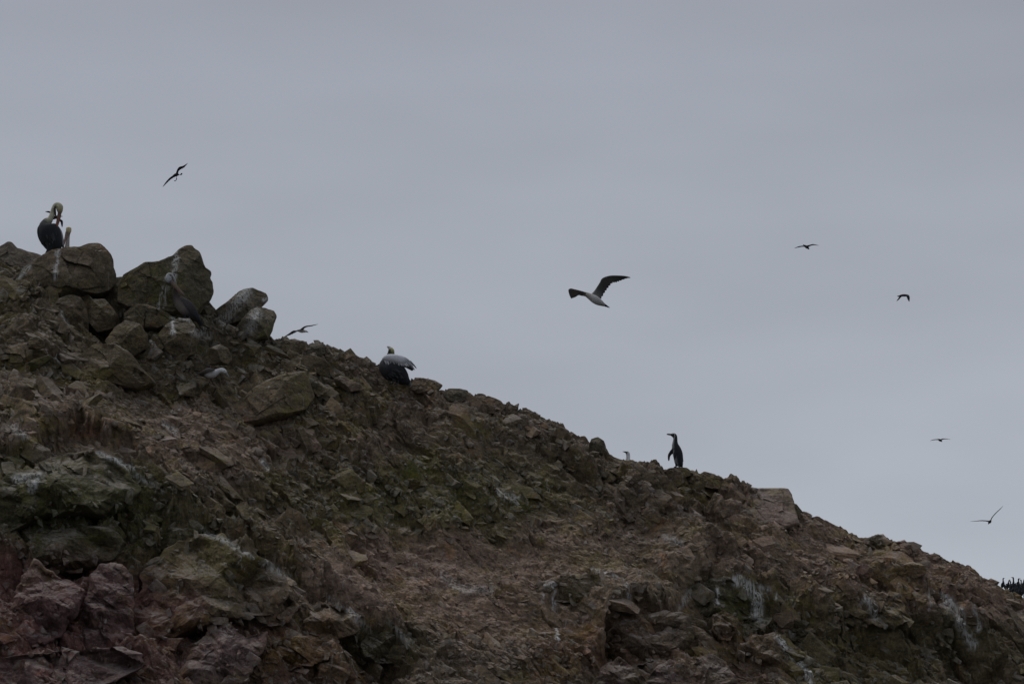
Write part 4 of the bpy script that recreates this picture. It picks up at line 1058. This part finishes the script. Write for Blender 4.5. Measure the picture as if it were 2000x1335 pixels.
flyer('flying_seabird', 'smallest dark seabird with thin level wings near the right edge', 1836, 859, 190,
      [(1832.8, 857.3, 0, 1, 1), (1835, 858.7, 0, 2.1, 2.1), (1837.5, 860.2, 0, 1.8, 1.8), (1840.2, 862, 0, .5, .6)], [DK] * 4,
      [((1834, 857, 0), (1835.5, 859.5, 0)), ((1828, 856.5, 3), (1829, 858.2, 3)), ((1822, 857.2, 5), (1822.6, 858.4, 5)), ((1817, 858.9, 7), (1817.2, 859.2, 7))],
      [((1836, 857.4, 0), (1839, 859.6, 0)), ((1841.5, 856.4, -3), (1842.5, 858.3, -3)), ((1848, 857.1, -5), (1848.6, 858.3, -5)), ((1856, 858.9, -8), (1856.1, 859.2, -8))], DK2, bill=[(1833, 857.2, 0, .6, .6), (1831.6, 856.4, 0, .25, .25)], th=.7)
flyer('flying_seabird', 'dark seabird with one wing raised steeply, lowest flying bird on the right', 1932, 1018, 130,
      [(1935, 1015, 0, 1, 1), (1934.2, 1017, 0, 2.6, 2.6), (1932.5, 1019, 0, 2.9, 2.9), (1931.2, 1021.2, 0, 1.3, 1.3), (1930.2, 1023, 0, .5, .8)], [DK] * 5,
      [((1933, 1016.2, 0), (1931, 1019.2, 0)), ((1926.5, 1015.0, 3), (1926.6, 1017.2, 3)), ((1917, 1014.2, 6), (1917, 1016, 6)), ((1906, 1015, 9), (1906, 1016, 9)), ((1896, 1015.4, 12), (1896, 1015.7, 12))],
      [((1934, 1015.8, 0), (1935.8, 1016.6, 0)), ((1936.6, 1010, -3), (1938.2, 1010.8, -3)), ((1943, 1002.5, -6), (1944.2, 1003.6, -6)), ((1951.6, 994.8, -9), (1952.4, 995.8, -9)), ((1958, 988.8, -12), (1958.2, 989.1, -12))], DK, th=.8,
      bill=[(1935, 1015.5, -1, .7, .7), (1936.2, 1015.4, -2, .3, .3)])

# 14 white bird peeping over the ridge
b = Bird('booby', 'white head with dark face and bill peeping over the ridge left of the penguin', 'booby', 1227, 902, 80.2, 'boobies')
b.loft('body', [(1250, 912, 4, 1.5, 2), (1244, 909, 3, 6, 7), (1236, 906, 1, 8, 9), (1229, 897, 0, 6, 7), (1226.5, 890, 0, 4.4, 4.6), (1226.8, 884, 0, 3.9, 4), (1226, 878.5, 0, 4, 4.2), (1223.6, 876.5, -1, 2.8, 3)],
       [BR, BR, (.3, .29, .28), WH, (.62,.62,.64), (.66, .66, .68), (.66, .66, .68), (.10, .10, .11)], seg=14)
b.loft('bill', [(1223.6, 876.5, -1, 2.1, 2), (1220, 875.6, -2, 1.2, 1.1), (1216, 875, -3, .35, .35)], [(.035, .034, .036), (.05, .045, .045), (.09, .06, .05)], seg=8)
b.loft('wing', [(1234, 903, -6, 3, 2), (1242, 907, -7, 4, 3), (1252, 912, -3, 1.2, 1)], [BR] * 3, seg=8)
b.ball('eye', (1223.8, 877, -3.6), .6, BLK)

b.root.location.z -= 0.07
# 15 penguin
b = Bird('penguin', 'upright black and white penguin standing on the ridge facing left', 'penguin', 1326, 911, 79.55)
PB = (.022, .023, .028); PW = (.50, .50, .50)
b.loft('body', [(1330, 909, 2, 3.5, 4), (1327, 904, 0, 8, 7.5), (1325.4, 896, 0, 9, 9), (1323.6, 886, 0, 9.8, 10), (1321, 877, 0, 9, 9), (1318.8, 869, 0, 6.8, 7), (1318.6, 862, 0, 4.9, 5), (1319, 856, 0, 4.1, 4.4), (1317.5, 851, 0, 4.6, 4.6), (1314, 849, 0, 3.8, 3.8), (1310.8, 848.6, 0, 2.2, 2.3)],
       [PB, ((.34, .34, .35), PB), ((.42, .42, .43), PB), ((.40, .40, .40), PB), ((.10, .10, .11), PB), ((.40, .40, .42), PB), (PW, PB), ((.42, .42, .42), PB), ((.05, .05, .05), PB), PB, PB], seg=28, split=.62)
b.loft('bill', [(1311, 848.4, 0, 1.9, 1.8), (1306.5, 847.8, 0, 1.6, 1.3), (1303.4, 847.6, 0, 1.2, 1), (1302.4, 848.4, 0, .4, .5)], [(.04, .04, .042)] * 4, seg=10)
b.wing('flipper', [((1312.5, 876, -5), (1318.5, 883, -3)), ((1307.5, 882.5, -6), (1312, 887.5, -4)), ((1304.3, 889, -7), (1308.6, 892.5, -5)), ((1304, 896, -8), (1307.8, 897.5, -6)), ((1305, 900.8, -8), (1306.6, 901, -8))], [PB] * 5, th=1.6)
b.wing('flipper', [((1317, 878, -9), (1324, 879, -9)), ((1315.5, 886, -10.5), (1321.5, 888, -10.5)), ((1315.2, 893, -10.5), (1319, 894.5, -10.5)), ((1316, 899, -9.5), (1317.2, 899.5, -9.5))], [PB] * 4, th=1.6)
b.loft('flank_stripe', [(1316.2, 880, -7.5, .5, .6), (1315.6, 888, -8.0, .7, .7), (1316.4, 897, -7.2, .8, .8), (1318.4, 905, -5, .9, .9)], [(.42, .41, .40)] * 4, seg=6)
b.loft('face_stripe', [(1312, 847.6, -3.1, .45, .5), (1315.4, 846.8, -3.6, .55, .5), (1317.8, 850, -4.7, .55, .5), (1317.2, 855, -4.5, .5, .5), (1315.6, 859, -3.8, .5, .5)], [(.45, .45, .45)] * 5, seg=6)
for (fx, q) in ((1320.5, -3), (1332, 3)):
    lg = b.loft('leg', [(fx, 903, q, 2.4, 2.4), (fx, 911, q, 1.6, 1.8)], [PB, PB], seg=8); b.foot((fx + 1, 911.5, q), 5, PB, parent=lg)
b.loft('tail', [(1331, 905, 3, 2.6, 2.5), (1333, 912, 4, .8, .8)], [PB, PB], seg=8)
b.ball('eye', (1314, 848.6, -3.7), .6, (.12, .1, .09))

# 16 cormorant colony on the next rise beyond the ridge
FY = 185.0
fx = np.linspace(-120, 260, 150); fs = np.linspace(-40, 60, 60)
FX, FS = np.meshgrid(fx, fs, indexing='ij')
crest = at(1965, 1160, FY)[2]
FZ = crest - 0.0016 * (FX - 26) ** 2 - np.where(FS < 0, -FS * 0.5, FS * 0.35) + 0.5 * fbm(FX * .2, FS * .2, seed=33, octaves=5) - .02 * np.abs(FX - 26)
FP = np.stack([FX, FY + FS + 1.5, FZ], -1)
fi = np.arange(FX.size).reshape(FX.shape)
ff = np.stack([fi[:-1, :-1], fi[1:, :-1], fi[1:, 1:], fi[:-1, 1:]], -1).reshape(-1, 4)
ft = np.ones((FX.size, 4)) * np.array([.10, .085, .07, 0])
tag(link('far_hill', np_mesh('far_hill', FP.reshape(-1, 3), ff, ft), M_ROCK), kind='structure')
CO = [  # x, foot y, size, facing, depth shift, posture
 (1946, 1143, .55, -1, 0, 0), (1959, 1148, .95, 1, -1, 1), (1963, 1152, .8, -1, 1, 2), (1969, 1150, .95, 1, -2, 0), (1974, 1155, 1, -1, -3, 1), (1980, 1153, 1.15, -1, 0, 3),
 (1985, 1156, 1.05, 1, -2, 0), (1989, 1152, 1.1, 1, 1, 1), (1993, 1158, 1, -1, -3, 2), (1998, 1153, 1.15, 1, 0, 0), (2004, 1156, 1.1, -1, -1, 1), (1978, 1160, .9, 1, -4, 2), (1987, 1163, .9, -1, -5, 0), (1996, 1165, .95, 1, -5, 1), (2011, 1160, 1, -1, 0, 0), (1966, 1156, .8, -1, -4, 1), (1972, 1160, .9, 1, -5, 0), (1976, 1150, .8, 1, 2, 2), (1983, 1159, 1, 1, -4, 1), (1991, 1163, .95, -1, -6, 2), (2000, 1162, 1, -1, -4, 0), (1995, 1152, .9, -1, 2, 3), (2003, 1168, .95, 1, -6, 2), (1981, 1166, .9, 1, -7, 0)]
for i, (x, y, s, d, dq, po) in enumerate(CO):
    lab = 'one of the black cormorants crowded beyond the ridge at the right edge'
    b = Bird('cormorant', lab, 'cormorant', x, y, FY + dq, 'cormorants crowded at the right edge')
    X = lambda a: x + d * a * s
    Z = lambda a: y - a * s
    nk = {0: [(1.2, 15), (2.2, 18.5)], 1: [(.2, 16), (.4, 20)], 2: [(2.5, 14), (4.5, 16)], 3: [(.5, 17), (1.0, 22)]}[po]
    st = [(X(-3), Z(0.5), 0, 1.0 * s, 1.2 * s), (X(-1.6), Z(4), 0, 3.2 * s, 3.2 * s), (X(-.2), Z(8.5), 0, 3.7 * s, 3.6 * s), (X(.6), Z(12), 0, 2.3 * s, 2.4 * s), (X(nk[0][0]), Z(nk[0][1]), 0, 1.25 * s, 1.3 * s),
          (X(nk[1][0]), Z(nk[1][1]), 0, 1.35 * s, 1.4 * s), (X(nk[1][0] + 1.2), Z(nk[1][1] + .5), 0, .9 * s, .9 * s)]
    b.loft('body', st, [BLK, BLK, DK, DK, DK, DK, DK], seg=10, sub=3)
    b.loft('bill', [(X(nk[1][0] + 1), Z(nk[1][1] + .5), 0, .6 * s, .6 * s), (X(nk[1][0] + 3.6), Z(nk[1][1] + 1.0), 0, .25 * s, .25 * s)], [(.05, .045, .04)] * 2, seg=6, sub=2)
    b.loft('tail', [(X(-2), Z(3), 0, 1.6 * s, .8 * s), (X(-4.5), Z(-2), 0, 1.0 * s, .5 * s)], [BLK, BLK], seg=6, sub=2)
    b.loft('wing', [(X(0), Z(11), -2.2 * s, 1.6 * s, .8 * s), (X(-1.5), Z(7), -3 * s, 2.2 * s, .8 * s), (X(-3.2), Z(1.5), -1.5 * s, .8 * s, .5 * s)], [BLK] * 3, seg=8, sub=3)
